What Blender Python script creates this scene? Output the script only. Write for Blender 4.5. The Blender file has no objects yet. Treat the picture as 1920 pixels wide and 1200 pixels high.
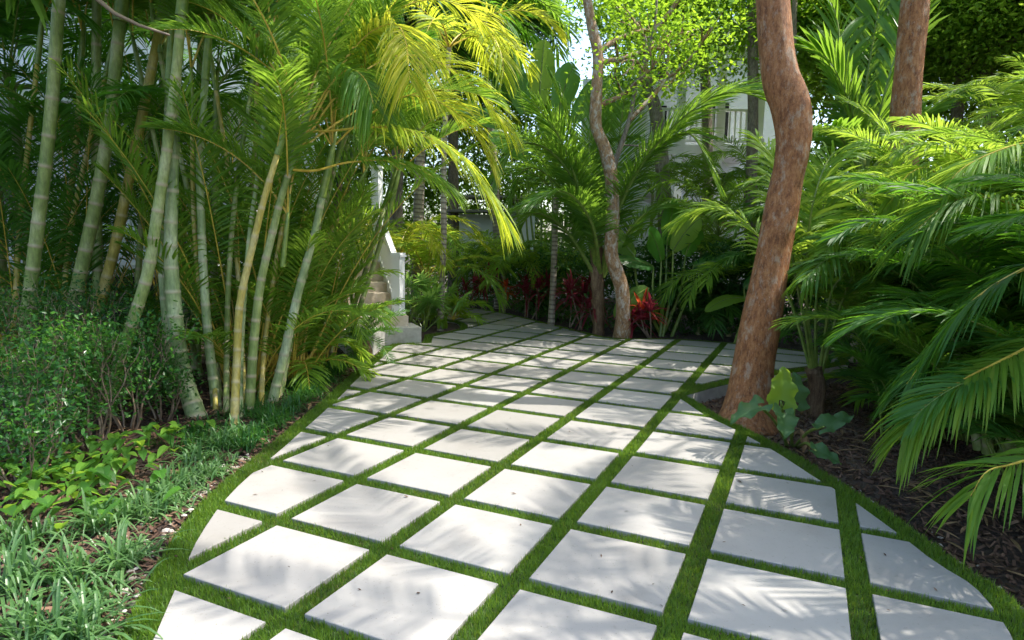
import bpy, math, random
import numpy as np
from mathutils import Matrix, Vector
R = math.radians
rng = np.random.default_rng(7)
C = bpy.context.scene
# ---------------------------------------------------------------- camera, sky, sun, exposure
CAM_H, FOC = 1.66, 1203.0
PITCH, ROLL = 0.122, 0.0192
cam_f = np.array([0, math.cos(PITCH), -math.sin(PITCH)])
_r = np.array([1.0, 0, 0]); _u = np.cross(_r, cam_f)
cam_r = _r * math.cos(ROLL) + _u * math.sin(ROLL)
cam_u = -_r * math.sin(ROLL) + _u * math.cos(ROLL)
cd = bpy.data.cameras.new('camera'); cam = bpy.data.objects.new('camera', cd); C.collection.objects.link(cam)
cd.lens = 36 * FOC / 1920; cd.clip_end = 500; cd.clip_start = 0.05
cam.matrix_world = Matrix(((cam_r[0], cam_u[0], -cam_f[0], 0), (cam_r[1], cam_u[1], -cam_f[1], 0),
                           (cam_r[2], cam_u[2], -cam_f[2], CAM_H), (0, 0, 0, 1)))
C.camera = cam
SUN_AZ, SUN_EL = R(86), R(60)          # azimuth clockwise from +Y (the view direction)
w = bpy.data.worlds.new('World'); C.world = w; w.use_nodes = True
nt = w.node_tree; bg = nt.nodes['Background']
sk = nt.nodes.new('ShaderNodeTexSky'); sk.sky_type = 'NISHITA'; sk.sun_disc = False
sk.sun_elevation = SUN_EL; sk.sun_rotation = SUN_AZ; sk.air_density = 1.0; sk.dust_density = 2.5
nt.links.new(sk.outputs[0], bg.inputs[0]); bg.inputs[1].default_value = 0.15
sd = bpy.data.lights.new('sun', 'SUN'); sd.energy = 2.45; sd.angle = R(0.5); sd.color = (1, .95, .87)
sun = bpy.data.objects.new('sun', sd); C.collection.objects.link(sun)
sv = Vector((math.sin(SUN_AZ) * math.cos(SUN_EL), math.cos(SUN_AZ) * math.cos(SUN_EL), math.sin(SUN_EL)))
sun.rotation_euler = sv.to_track_quat('Z', 'Y').to_euler(); sun.location = (8, 6, 14)
C.view_settings.view_transform = 'Standard'; C.view_settings.look = 'None'
C.view_settings.exposure = 1.8; C.view_settings.gamma = 1
C.render.engine = 'CYCLES'
C.cycles.max_bounces = 8; C.cycles.diffuse_bounces = 4; C.cycles.glossy_bounces = 2
C.cycles.transmission_bounces = 4; C.cycles.transparent_max_bounces = 4
C.cycles.sample_clamp_indirect = 6

# ---------------------------------------------------------------- geometry helpers
def ray(px, py):
    return cam_f + (px - 960) / FOC * cam_r + (600 - py) / FOC * cam_u
def G(px, py, z=0.0):                  # point of the photo -> point on the level z
    d = ray(px, py); return np.array([0, 0, CAM_H]) + d * ((z - CAM_H) / d[2])
def P(px, py, dist):                   # point of the photo at distance dist (metres along +Y)
    d = ray(px, py); return np.array([0, 0, CAM_H]) + d * (dist / d[1])
def nz(v):
    return v / np.maximum(np.linalg.norm(v, axis=-1, keepdims=True), 1e-9)
S_B, S_A = 0.73, 0.73 * 1.0579         # paver grid
YAW = -0.4289
_F = np.array([math.sin(YAW), math.cos(YAW)]); _Rr = np.array([math.cos(YAW), -math.sin(YAW)])
def grid(a, b):
    X = np.array([(a * 1.0579 - 2.7139) * S_B, (b + 3.7339) * S_B])
    return np.array([X @ _Rr, X @ _F])

def mesh(name, V, F, mats, mi=None, tint=None, smooth=False):
    """V (n,3); F list of arrays (m,k) ; mats list ; mi list of per-array material index"""
    V = np.asarray(V, np.float32)
    me = bpy.data.meshes.new(name)
    if not isinstance(F, list): F = [F]
    if mi is None: mi = [0] * len(F)
    loops = np.concatenate([np.asarray(f, np.int32).ravel() for f in F])
    tot = np.concatenate([np.full(len(f), f.shape[1], np.int32) for f in F])
    mm = np.concatenate([np.full(len(f), i, np.int32) if np.isscalar(i) else np.asarray(i, np.int32) for f, i in zip(F, mi)])
    st = np.concatenate([[0], np.cumsum(tot)[:-1]]).astype(np.int32)
    me.vertices.add(len(V)); me.vertices.foreach_set('co', V.ravel())
    me.loops.add(len(loops)); me.loops.foreach_set('vertex_index', loops)
    me.polygons.add(len(tot)); me.polygons.foreach_set('loop_start', st); me.polygons.foreach_set('loop_total', tot)
    me.polygons.foreach_set('material_index', mm)
    me.polygons.foreach_set('use_smooth', np.full(len(tot), bool(smooth)))
    if tint is not None:
        a = me.attributes.new('tint', 'FLOAT', 'POINT'); a.data.foreach_set('value', np.asarray(tint, np.float32))
    for m in mats: me.materials.append(m)
    me.update(); me.validate()
    return me

class MB:
    """collects geometry, builds ONE mesh object"""
    def __init__(s): s.V = []; s.F = []; s.M = []; s.T = []; s.n = 0
    def add(s, V, F, m=0, t=0.5):
        V = np.asarray(V, float); F = np.asarray(F, int)
        s.V.append(V); s.F.append(F + s.n); s.M.append(m)
        s.T.append(np.full(len(V), t) if np.isscalar(t) else np.asarray(t, float)); s.n += len(V)
    def box(s, c, size, rot=0.0, m=0, t=0.5):
        c = np.asarray(c, float); h = np.asarray(size, float) / 2
        v = np.array([[x, y, z] for z in (-1, 1) for y in (-1, 1) for x in (-1, 1)], float) * h
        cr, sr = math.cos(rot), math.sin(rot)
        v = np.stack([v[:, 0] * cr - v[:, 1] * sr, v[:, 0] * sr + v[:, 1] * cr, v[:, 2]], 1) + c
        s.add(v, [[0, 2, 3, 1], [4, 5, 7, 6], [0, 1, 5, 4], [2, 6, 7, 3], [0, 4, 6, 2], [1, 3, 7, 5]], m, t)
    def bar(s, a, b, wd, ht, m=0, t=.5):
        a = np.asarray(a, float); b = np.asarray(b, float); d = nz(b - a)
        sdv = nz(np.cross(d, [0, 0, 1.0])) if abs(d[2]) < .99 else np.array([1.0, 0, 0]); up = np.cross(sdv, d)
        v = [p + sdv * x * wd / 2 + up * y * ht / 2 for p in (a, b) for y in (-1, 1) for x in (-1, 1)]
        s.add(v, [[0, 1, 3, 2], [4, 6, 7, 5], [0, 4, 5, 1], [2, 3, 7, 6], [0, 2, 6, 4], [1, 5, 7, 3]], m, t)
    def tube(s, pts, rad, k=10, m=0, t=0.5, cap=True, wob=0.0):
        pts = np.asarray(pts, float); n = len(pts); rad = np.broadcast_to(np.asarray(rad, float), (n,))
        d = nz(np.gradient(pts, axis=0))
        s0 = np.cross(d[0], [0.0, 1.0, 0.3]); s0 = nz(s0); S = [s0]
        for i in range(1, n):
            q = S[-1] - d[i] * (S[-1] @ d[i]); S.append(nz(q))
        S = np.array(S); N = np.cross(d, S)
        a = np.linspace(0, 2 * math.pi, k, endpoint=False)
        rr = rad[:, None] * np.ones((n, k))
        if wob:
            ph = rng.uniform(0, 6.28, 4)
            zz = np.linspace(0, 1, n)[:, None]
            rr = rr * (1 + wob * np.sin(2 * a + ph[0] + 5 * zz) + wob * .6 * np.sin(3 * a + ph[1] - 7 * zz) + wob * .5 * np.sin(a * 5 + ph[2] + 19 * zz))
        V = pts[:, None] + rr[..., None] * (np.cos(a)[None, :, None] * S[:, None] + np.sin(a)[None, :, None] * N[:, None])
        i = np.arange(n - 1)[:, None] * k; j = np.arange(k)[None]; j2 = (j + 1) % k
        F = np.stack([i + j, i + j2, i + k + j2, i + k + j], -1).reshape(-1, 4)
        tt = t if np.isscalar(t) else np.repeat(np.asarray(t), k)
        s.add(V.reshape(-1, 3), F, m, tt)
        if cap:
            base = s.n - n * k
            s.F.append(np.array([[base + (n - 1) * k + q for q in range(k)]])); s.M.append(m)
    def build(s, name, mats, parent=None, smooth=False):
        if not isinstance(mats, (list, tuple)): mats = [mats]
        me = mesh(name, np.concatenate(s.V), s.F, mats, s.M, np.concatenate(s.T), smooth)
        return link(name, me, parent)

def link(name, me, parent=None):
    o = bpy.data.objects.new(name, me); C.collection.objects.link(o)
    if parent is not None: o.parent = parent
    return o
def tag(o, label=None, cat=None, group=None, kind=None):
    if label: o['label'] = label
    if cat: o['category'] = cat
    if group: o['group'] = group
    if kind: o['kind'] = kind
    return o
def thing(name, label, cat, group=None):
    return tag(link(name, None), label, cat, group)
def settle(root, base):
    """put the Empty at the thing's base, its children stay where they are"""
    base = Vector([float(q) for q in base]); root.location = base
    for c in root.children: c.matrix_parent_inverse = Matrix.Translation(-base)

def spline(pts, n):
    """Catmull-Rom through pts"""
    p = np.asarray(pts, float)
    if len(p) == 2: return p[0] + (p[1] - p[0]) * np.linspace(0, 1, n)[:, None]
    q = np.vstack([2 * p[0] - p[1], p, 2 * p[-1] - p[-2]])
    seg = np.linalg.norm(np.diff(p, axis=0), axis=1); cum = np.concatenate([[0], np.cumsum(seg)]); cum /= cum[-1]
    out = []
    for u in np.linspace(0, 1, n):
        i = min(np.searchsorted(cum, u, side='right') - 1, len(p) - 2); t = (u - cum[i]) / (cum[i + 1] - cum[i])
        a, b, c, d = q[i], q[i + 1], q[i + 2], q[i + 3]
        out.append(.5 * (2 * b + (c - a) * t + (2 * a - 5 * b + 4 * c - d) * t * t + (3 * b - 3 * c + d - a) * t ** 3))
    return np.array(out)

# ---------------------------------------------------------------- materials
def newmat(name):
    m = bpy.data.materials.new(name); m.use_nodes = True; n = m.node_tree
    return m, n, n.nodes['Principled BSDF'], n.nodes['Material Output']
def ramp(n, stops):
    r = n.nodes.new('ShaderNodeValToRGB'); e = r.color_ramp.elements
    while len(e) < len(stops): e.new(0.5)
    for q, (p, c) in zip(e, stops): q.position = p; q.color = (*c, 1)
    return r
def leafmat(name, cols, trans=(.30, .50, .03), tf=.42, rough=.52, spec=.28, yellow=None, scale=1.0):
    m, n, b, out = newmat(name); L = n.links
    at = n.nodes.new('ShaderNodeAttribute'); at.attribute_name = 'tint'
    oi = n.nodes.new('ShaderNodeObjectInfo')
    ad = n.nodes.new('ShaderNodeMath'); ad.operation = 'MULTIPLY_ADD'; ad.inputs[1].default_value = .35; 
    L.new(oi.outputs['Random'], ad.inputs[0]); mu = n.nodes.new('ShaderNodeMath'); mu.operation = 'MULTIPLY'; mu.inputs[1].default_value = .65
    L.new(at.outputs['Fac'], mu.inputs[0]); L.new(mu.outputs[0], ad.inputs[2])
    k = len(cols); r = ramp(n, [(i / (k - 1), c) for i, c in enumerate(cols)])
    L.new(ad.outputs[0], r.inputs[0])
    L.new(r.outputs[0], b.inputs['Base Color']); b.inputs['Roughness'].default_value = rough
    b.inputs['Specular IOR Level'].default_value = spec
    tr = n.nodes.new('ShaderNodeBsdfTranslucent')
    mix = n.nodes.new('ShaderNodeMix'); mix.data_type = 'RGBA'; mix.blend_type = 'MIX'; mix.inputs[0].default_value = .75
    sc = n.nodes.new('ShaderNodeMix'); sc.data_type = 'RGBA'; sc.blend_type = 'MULTIPLY'; sc.inputs[0].default_value = 1
    sc.inputs[7].default_value = (4, 4, 4, 1); L.new(r.outputs[0], sc.inputs[6])
    L.new(sc.outputs[2], mix.inputs[6]); mix.inputs[7].default_value = (*trans, 1)
    L.new(mix.outputs[2], tr.inputs[0])
    ms = n.nodes.new('ShaderNodeMixShader'); ms.inputs[0].default_value = tf
    L.new(b.outputs[0], ms.inputs[1]); L.new(tr.outputs[0], ms.inputs[2]); L.new(ms.outputs[0], out.inputs[0])
    return m
def noise(n, scale, detail=6, rough=.6, coord='Object', stretch=None):
    tc = n.nodes.new('ShaderNodeTexCoord'); no = n.nodes.new('ShaderNodeTexNoise')
    no.inputs['Scale'].default_value = scale; no.inputs['Detail'].default_value = detail; no.inputs['Roughness'].default_value = rough
    if stretch:
        mp = n.nodes.new('ShaderNodeMapping'); mp.inputs['Scale'].default_value = stretch
        n.links.new(tc.outputs[coord], mp.inputs[0]); n.links.new(mp.outputs[0], no.inputs[0])
    else: n.links.new(tc.outputs[coord], no.inputs[0])
    return no
def bump(n, b, src, strength=.5, dist=.01, prev=None):
    bp = n.nodes.new('ShaderNodeBump'); bp.inputs['Strength'].default_value = strength; bp.inputs['Distance'].default_value = dist
    n.links.new(src, bp.inputs['Height'])
    if prev: n.links.new(prev.outputs[0], bp.inputs['Normal'])
    n.links.new(bp.outputs[0], b.inputs['Normal']); return bp
def solid(name, stops, scale=8, rough=.7, bs=.3, bd=.005, detail=8, stretch=None, spec=.4, scale2=None):
    m, n, b, out = newmat(name); no = noise(n, scale, detail, .65, stretch=stretch); r = ramp(n, stops)
    n.links.new(no.outputs[0], r.inputs[0]); n.links.new(r.outputs[0], b.inputs['Base Color'])
    b.inputs['Roughness'].default_value = rough; b.inputs['Specular IOR Level'].default_value = spec
    n2 = noise(n, scale2 or scale * 4, 6, .6, stretch=stretch)
    if bs: bump(n, b, n2.outputs[0], bs, bd)
    return m

M = {}
M['areca'] = leafmat('areca_leaf', [(0.022, 0.08, 0.0151), (0.07, 0.17, 0.0151), (0.18, 0.25, 0.025)], (0.38, 0.55, 0.05), .42)
M['areca_gold'] = leafmat('golden_areca_leaf', [(0.06, 0.16, 0.012), (0.17, 0.26, 0.0126), (0.42, 0.36, 0.03)], (0.68, 0.68, 0.06), .5)
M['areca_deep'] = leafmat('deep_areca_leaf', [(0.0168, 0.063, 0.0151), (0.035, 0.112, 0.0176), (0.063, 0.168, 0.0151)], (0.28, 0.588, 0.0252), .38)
M['coco'] = leafmat('coconut_leaf', [(0.035, 0.09, 0.022), (0.06, 0.15, 0.025), (0.13, 0.24, 0.025)], (0.42, 0.65, 0.04), .38, rough=.35)
M['lime'] = leafmat('lime_leaf', [(0.06, 0.15, 0.018), (0.115, 0.235, 0.024), (0.21, 0.32, 0.035)], (0.52, 0.63, 0.06), .48)
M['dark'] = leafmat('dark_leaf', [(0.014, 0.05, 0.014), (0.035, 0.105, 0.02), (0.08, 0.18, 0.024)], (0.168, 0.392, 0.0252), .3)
M['paddle'] = leafmat('paddle_leaf', [(0.028, 0.105, 0.0252), (0.042, 0.154, 0.0277), (0.084, 0.224, 0.0252)], (0.49, 0.75, 0.0378), .35, rough=.33)
M['crown'] = leafmat('tree_leaf', [(0.03, 0.08, 0.0151), (0.084, 0.196, 0.0176), (0.2, 0.34, 0.022)], (0.532, 0.75, 0.0378), .45)
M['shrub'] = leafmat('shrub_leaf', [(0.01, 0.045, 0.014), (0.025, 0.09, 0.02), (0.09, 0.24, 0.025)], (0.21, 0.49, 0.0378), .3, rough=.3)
M['strap'] = leafmat('strap_leaf', [(0.03, 0.085, 0.025), (0.07, 0.15, 0.045), (0.17, 0.27, 0.11)], (0.28, 0.56, 0.101), .25, rough=.4, spec=.45)
M['vine'] = leafmat('vine_leaf', [(0.018, 0.065, 0.014), (0.05, 0.145, 0.02), (0.17, 0.3, 0.035)], (0.49, 0.75, 0.0504), .35, rough=.35)
M['red'] = leafmat('red_leaf', [(.08, .016, .024), (.15, .024, .036), (.3, .045, .06)], (.6, .05, .08), .35, rough=.35)
M['red_hot'] = leafmat('orange_red_leaf', [(.25, .02, .03), (.4, .04, .02), (.5, .16, .03)], (.9, .2, .05), .4, rough=.35)
M['turf'] = leafmat('turf_blade', [(.12, .09, .04), (.03, .08, .01), (.07, .145, .014), (.125, .21, .025), (.24, .31, .06)], (.4, .6, .04), .3, rough=.5, spec=.25)
M['fan'] = leafmat('fan_leaf', [(0.056, 0.154, 0.0378), (0.112, 0.252, 0.063), (0.21, 0.364, 0.113)], (0.56, 0.75, 0.126), .35, rough=.35)
M['fanback'] = leafmat('broad_leaf', [(.03, .08, .03), (.06, .14, .05), (.11, .2, .08)], (.3, .45, .08), .3, rough=.5)
M['dead'] = solid('dead_frond', [(.3, (.12, .07, .03)), (.7, (.32, .2, .1))], 30, .8, 0)

def rachismat(name, a, b_):
    m, n, b, out = newmat(name); no = noise(n, 14, 3); r = ramp(n, [(.35, a), (.65, b_)])
    n.links.new(no.outputs[0], r.inputs[0]); n.links.new(r.outputs[0], b.inputs['Base Color']); b.inputs['Roughness'].default_value = .4
    return m
M['rach_y'] = rachismat('yellow_petiole', (.36, .24, .03), (.58, .43, .06))
M['rach_g'] = rachismat('green_petiole', (.10, .17, .03), (.2, .26, .05))
M['rach_w'] = rachismat('woody_twig', (.13, .09, .06), (.28, .2, .14))

def canemat(name, lo, hi, ringc, pale):
    m, n, b, out = newmat(name); L = n.links
    no = noise(n, 3.2, 6, .6, stretch=(1, 1, .8)); r = ramp(n, [(.3, lo), (.52, hi), (.72, pale)])
    L.new(no.outputs[0], r.inputs[0])
    no2 = noise(n, 45, 5, .7, stretch=(1, 1, .25))
    ov = n.nodes.new('ShaderNodeMix'); ov.data_type = 'RGBA'; ov.blend_type = 'OVERLAY'; ov.inputs[0].default_value = .85
    L.new(r.outputs[0], ov.inputs[6]); L.new(no2.outputs[0], ov.inputs[7])
    at = n.nodes.new('ShaderNodeAttribute'); at.attribute_name = 'tint'
    mx = n.nodes.new('ShaderNodeMix'); mx.data_type = 'RGBA'; mx.inputs[7].default_value = (*ringc, 1)
    L.new(at.outputs['Fac'], mx.inputs[0]); L.new(ov.outputs[2], mx.inputs[6]); L.new(mx.outputs[2], b.inputs['Base Color'])
    b.inputs['Roughness'].default_value = .48; bump(n, b, no2.outputs[0], .25, .004)
    return m
M['cane'] = canemat('green_cane', (.10, .16, .03), (.22, .27, .08), (.33, .28, .17), (.38, .40, .22))
M['cane_y'] = canemat('yellow_cane', (.2, .2, .03), (.38, .3, .06), (.4, .33, .16), (.45, .4, .18))
M['cane_b'] = canemat('glaucous_cane', (.10, .16, .05), (.25, .31, .13), (.36, .33, .2), (.42, .45, .28))
M['cane_d'] = canemat('brown_cane', (.05, .035, .02), (.13, .09, .055), (.2, .15, .1), (.2, .15, .1))
M['ringtrunk'] = canemat('ringed_grey_trunk', (.2, .17, .12), (.34, .29, .22), (.14, .11, .08), (.46, .42, .34))

def bark(name, c0, c1, c2, patch, pscale=5, stretch=(1, 1, .35), pt=.56):
    m, n, b, out = newmat(name); L = n.links
    no = noise(n, 22, 12, .82, stretch=stretch); r = ramp(n, [(.38, c0), (.5, c1), (.61, c2)])
    L.new(no.outputs[0], r.inputs[0])
    n2 = noise(n, pscale, 9, .75, stretch=(1, 1, .5)); r2 = ramp(n, [(pt, (0, 0, 0)), (pt + .08, (1, 1, 1))])
    L.new(n2.outputs[0], r2.inputs[0])
    n4 = noise(n, 55, 4, .6, stretch=(1, 1, .4)); r4 = ramp(n, [(.6, (0, 0, 0)), (.66, (1, 1, 1))]); L.new(n4.outputs[0], r4.inputs[0])
    mxm = n.nodes.new('ShaderNodeMath'); mxm.operation = 'MAXIMUM'; L.new(r2.outputs[0], mxm.inputs[0])
    hf = n.nodes.new('ShaderNodeMath'); hf.operation = 'MULTIPLY'; hf.inputs[1].default_value = .6; L.new(r4.outputs[0], hf.inputs[0]); L.new(hf.outputs[0], mxm.inputs[1])
    mx = n.nodes.new('ShaderNodeMix'); mx.data_type = 'RGBA'; mx.inputs[7].default_value = (*patch, 1)
    sc = n.nodes.new('ShaderNodeMath'); sc.operation = 'MULTIPLY'; sc.inputs[1].default_value = .65; L.new(mxm.outputs[0], sc.inputs[0])
    L.new(sc.outputs[0], mx.inputs[0]); L.new(r.outputs[0], mx.inputs[6]); L.new(mx.outputs[2], b.inputs['Base Color'])
    b.inputs['Roughness'].default_value = .62; b.inputs['Specular IOR Level'].default_value = .35
    n3 = noise(n, 46, 10, .8, stretch=(1, 1, .5)); p1 = bump(n, b, n3.outputs[0], 1, .02)
    v = n.nodes.new('ShaderNodeTexVoronoi'); v.inputs['Scale'].default_value = 26; v.feature = 'DISTANCE_TO_EDGE'
    mp = n.nodes.new('ShaderNodeMapping'); mp.inputs['Scale'].default_value = (1, 1, .35); tc = n.nodes.new('ShaderNodeTexCoord')
    L.new(tc.outputs['Object'], mp.inputs[0]); L.new(mp.outputs[0], v.inputs['Vector'])
    bump(n, b, v.outputs['Distance'], .35, .01, p1)
    return m
M['gumbo'] = bark('reddish_peeling_bark', (.11, .038, .012), (.30, .118, .042), (.44, .21, .085), (.42, .32, .23), 10, (1, 1, .35), .53)
M['spotbark'] = bark('mottled_tan_bark', (.12, .065, .03), (.34, .19, .09), (.42, .27, .15), (.6, .56, .5), 12, (1, 1, .5), .5)
M['greybark'] = bark('grey_bark', (.08, .06, .045), (.2, .16, .12), (.3, .25, .2), (.36, .33, .28), 7)
M['fibre'] = bark('fibrous_palm_bark', (.05, .03, .015), (.15, .09, .05), (.26, .18, .1), (.3, .22, .14), 8, (1, 1, .15))

def pavermat():
    m, n, b, out = newmat('pale_stone_paver'); L = n.links
    no = noise(n, 2.3, 7, .62); r = ramp(n, [(.28, (.268, .252, .232)), (.45, (.30, .287, .268)), (.72, (.322, .31, .293))])
    L.new(no.outputs[0], r.inputs[0])
    n2 = noise(n, 24, 8, .7); r2 = ramp(n, [(.28, (.72, .70, .66)), (.42, (1, 1, 1))]); L.new(n2.outputs[0], r2.inputs[0])
    n4 = noise(n, 90, 3, .6); r4 = ramp(n, [(.29, (.45, .4, .34)), (.33, (1, 1, 1))]); L.new(n4.outputs[0], r4.inputs[0])
    a = n.nodes.new('ShaderNodeMix'); a.data_type = 'RGBA'; a.blend_type = 'MULTIPLY'; a.inputs[0].default_value = .7
    L.new(r.outputs[0], a.inputs[6]); L.new(r2.outputs[0], a.inputs[7])
    c = n.nodes.new('ShaderNodeMix'); c.data_type = 'RGBA'; c.blend_type = 'MULTIPLY'; c.inputs[0].default_value = .8
    L.new(a.outputs[2], c.inputs[6]); L.new(r4.outputs[0], c.inputs[7])
    at = n.nodes.new('ShaderNodeAttribute'); at.attribute_name = 'tint'
    r5 = ramp(n, [(0, (.84, .83, .81)), (.5, (.97, .96, .95)), (1, (1.05, 1.045, 1.03))]); L.new(at.outputs['Fac'], r5.inputs[0])
    e = n.nodes.new('ShaderNodeMix'); e.data_type = 'RGBA'; e.blend_type = 'MULTIPLY'; e.inputs[0].default_value = 1
    L.new(c.outputs[2], e.inputs[6]); L.new(r5.outputs[0], e.inputs[7]); L.new(e.outputs[2], b.inputs['Base Color'])
    b.inputs['Roughness'].default_value = .72; b.inputs['Specular IOR Level'].default_value = .3
    bump(n, b, n2.outputs[0], .12, .004)
    return m
M['paver'] = pavermat()
M['turfbase'] = solid('turf_backing', [(.35, (.02, .045, .008)), (.65, (.05, .09, .015))], 60, .9, .5, .01)
M['concrete'] = solid('grey_concrete', [(.35, (.33, .32, .29)), (.65, (.46, .45, .42))], 9, .8, .25, .004)
M['step'] = solid('tan_stone_step', [(.35, (.45, .37, .27)), (.65, (.58, .5, .4))], 7, .75, .15, .003)
M['white'] = solid('white_paint', [(.3, (.72, .73, .74)), (.7, (.8, .8, .8))], 5, .45, .05, .002)
M['housewall'] = solid('white_house_siding', [(.3, (.66, .69, .72)), (.7, (.76, .78, .8))], 4, .6, .05, .002)
M['roof'] = solid('grey_shingle', [(.3, (.15, .14, .13)), (.7, (.32, .3, .28))], 26, .9, .5, .01)
M['roofred'] = solid('rust_red_roof_edge', [(.3, (.16, .05, .035)), (.7, (.26, .1, .07))], 16, .7, .2, .004)
M['dk'] = solid('dark_pane_and_shade_fill', [(.3, (.012, .013, .014)), (.7, (.03, .03, .03))], 5, .25, 0)
def mulchmat():
    m, n, b, out = newmat('mulch_ground'); L = n.links
    no = noise(n, 28, 10, .75); r = ramp(n, [(.3, (.012, .008, .006)), (.5, (.045, .028, .02)), (.68, (.12, .08, .055))])
    L.new(no.outputs[0], r.inputs[0])
    no2 = noise(n, .55, 4, .5); r2 = ramp(n, [(.45, (0, 0, 0)), (.62, (1, 1, 1))]); L.new(no2.outputs[0], r2.inputs[0])
    n3 = noise(n, 70, 8, .7); r3 = ramp(n, [(.35, (.10, .07, .05)), (.65, (.32, .24, .18))]); L.new(n3.outputs[0], r3.inputs[0])
    at = n.nodes.new('ShaderNodeAttribute'); at.attribute_name = 'tint'
    mx = n.nodes.new('ShaderNodeMix'); mx.data_type = 'RGBA'; L.new(at.outputs['Fac'], mx.inputs[0])
    L.new(r.outputs[0], mx.inputs[6]); L.new(r3.outputs[0], mx.inputs[7]); L.new(mx.outputs[2], b.inputs['Base Color'])
    b.inputs['Roughness'].default_value = .95; bump(n, b, no.outputs[0], 1, .03)
    return m
M['mulch'] = mulchmat()
M['chip'] = leafmat('bark_chip', [(.02, .012, .008), (.08, .045, .03), (.2, .12, .08)], (.1, .06, .03), .02, rough=.9, spec=.2)
M['pebble'] = leafmat('pale_pebble', [(.2, .16, .12), (.4, .36, .31), (.6, .58, .54)], (.1, .1, .1), .0, rough=.7, spec=.3)
exec_parts = True
# ---------------------------------------------------------------- setting: ground, paving, turf
left = [(60, 1520), (140, 1330), (215, 1200), (268, 1100), (325, 1000), (398, 916), (478, 852), (540, 802), (600, 752), (655, 703), (700, 668), (722, 650)]
block = [(736, 643), (792, 641)]
bed1 = [(797, 627), (826, 622), (858, 617), (862, 608), (845, 601), (800, 596), (770, 590), (765, 582)]
backb = [(772, 571), (850, 573), (920, 581), (965, 590), (1020, 603), (1090, 620), (1150, 633), (1240, 634), (1310, 637), (1380, 643), (1450, 650), (1530, 660), (1592, 668)]
bedup = [(1590, 680), (1530, 690), (1450, 700), (1350, 720), (1310, 731)]
apex = [(1284, 738)]
bedlo = [(1312, 754), (1350, 778), (1400, 801), (1450, 826), (1500, 853), (1560, 890), (1640, 938), (1720, 992), (1800, 1050), (1872, 1092), (1925, 1140), (1990, 1230), (2050, 1400)]
def seg(pts, n): return spline([G(*p)[:2] for p in pts], n)
outer = np.vstack([np.array([[-2.6, -3.0], [-1.9, 0.6]]), seg(left, 40), seg(block, 3), seg(bed1, 16), seg(backb, 30), seg(bedup, 12), seg(apex + bedlo, 40)[0:], np.array([[2.9, 0.2], [3.4, -3.0]])])
def inpoly(p, poly):
    x, y = p[:, 0], p[:, 1]; c = np.zeros(len(p), bool); a = poly; b = np.roll(poly, -1, 0)
    for (x1, y1), (x2, y2) in zip(a, b):
        if y1 == y2: continue
        c ^= ((y1 > y) != (y2 > y)) & (x < (x2 - x1) * (y - y1) / (y2 - y1) + x1)
    return c
def dist_poly(p, poly):
    d = np.full(len(p), 1e9); a = poly; b = np.roll(poly, -1, 0)
    for q, s in zip(a, b):
        e = s - q; L2 = max(e @ e, 1e-9); t = np.clip(((p - q) @ e) / L2, 0, 1)
        d = np.minimum(d, np.linalg.norm(p - (q + t[:, None] * e), axis=1))
    return d
def offset(poly, wdt):
    a = nz(poly - np.roll(poly, 1, 0)); b = nz(np.roll(poly, -1, 0) - poly)
    area = .5 * np.sum(poly[:, 0] * np.roll(poly[:, 1], -1) - np.roll(poly[:, 0], -1) * poly[:, 1])
    sg = 1 if area > 0 else -1
    na = np.stack([-a[:, 1], a[:, 0]], 1) * sg; nb = np.stack([-b[:, 1], b[:, 0]], 1) * sg
    n = nz(na + nb); k = np.clip(1 / np.maximum((n * na).sum(1), .35), 1, 1.8)
    return poly + n * (wdt * k)[:, None]
inner = offset(outer, 0.15)
ok = dist_poly(inner, outer) > 0.13; inner = inner[ok]
def clip(poly, conv):
    """Sutherland-Hodgman: subject poly, convex counter-clockwise clip"""
    out = [tuple(q) for q in poly]
    for i in range(len(conv)):
        a, b = conv[i], conv[(i + 1) % len(conv)]; inp = out; out = []
        if not inp: return []
        side = lambda p: (b[0] - a[0]) * (p[1] - a[1]) - (b[1] - a[1]) * (p[0] - a[0])
        for j in range(len(inp)):
            p, q = inp[j - 1], inp[j]; sp, sq = side(p), side(q)
            if (sp >= 0) != (sq >= 0):
                t = sp / (sp - sq); out.append((p[0] + (q[0] - p[0]) * t, p[1] + (q[1] - p[1]) * t))
            if sq >= 0: out.append(q)
    return out
GAP = 0.115
tiles = MB()
import bmesh
def add_tile(poly, tnt):
    n = len(poly); poly = np.array(poly)
    c = poly.mean(0); ins = poly + nz(c - poly) * 0.004
    tl = rng.normal(0, .0022, 2); zt = rng.normal(0, .0015) + (poly - c) @ tl
    V = np.vstack([np.c_[poly, np.full(n, -.035)], np.c_[poly, zt - .003], np.c_[ins, zt]])
    b = tiles.n
    tiles.V.append(V); tiles.T.append(np.full(len(V), tnt))
    i = np.arange(n); j = (i + 1) % n
    tiles.F.append(np.concatenate([np.stack([i, j, n + j, n + i], 1), np.stack([n + i, n + j, 2 * n + j, 2 * n + i], 1)]) + b); tiles.M.append(0)
    tiles.F.append((2 * n + np.arange(n))[None] + b); tiles.M.append(0); tiles.n += len(V)
ga, gb = GAP / 2 / S_A, GAP / 2 / S_B
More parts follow.
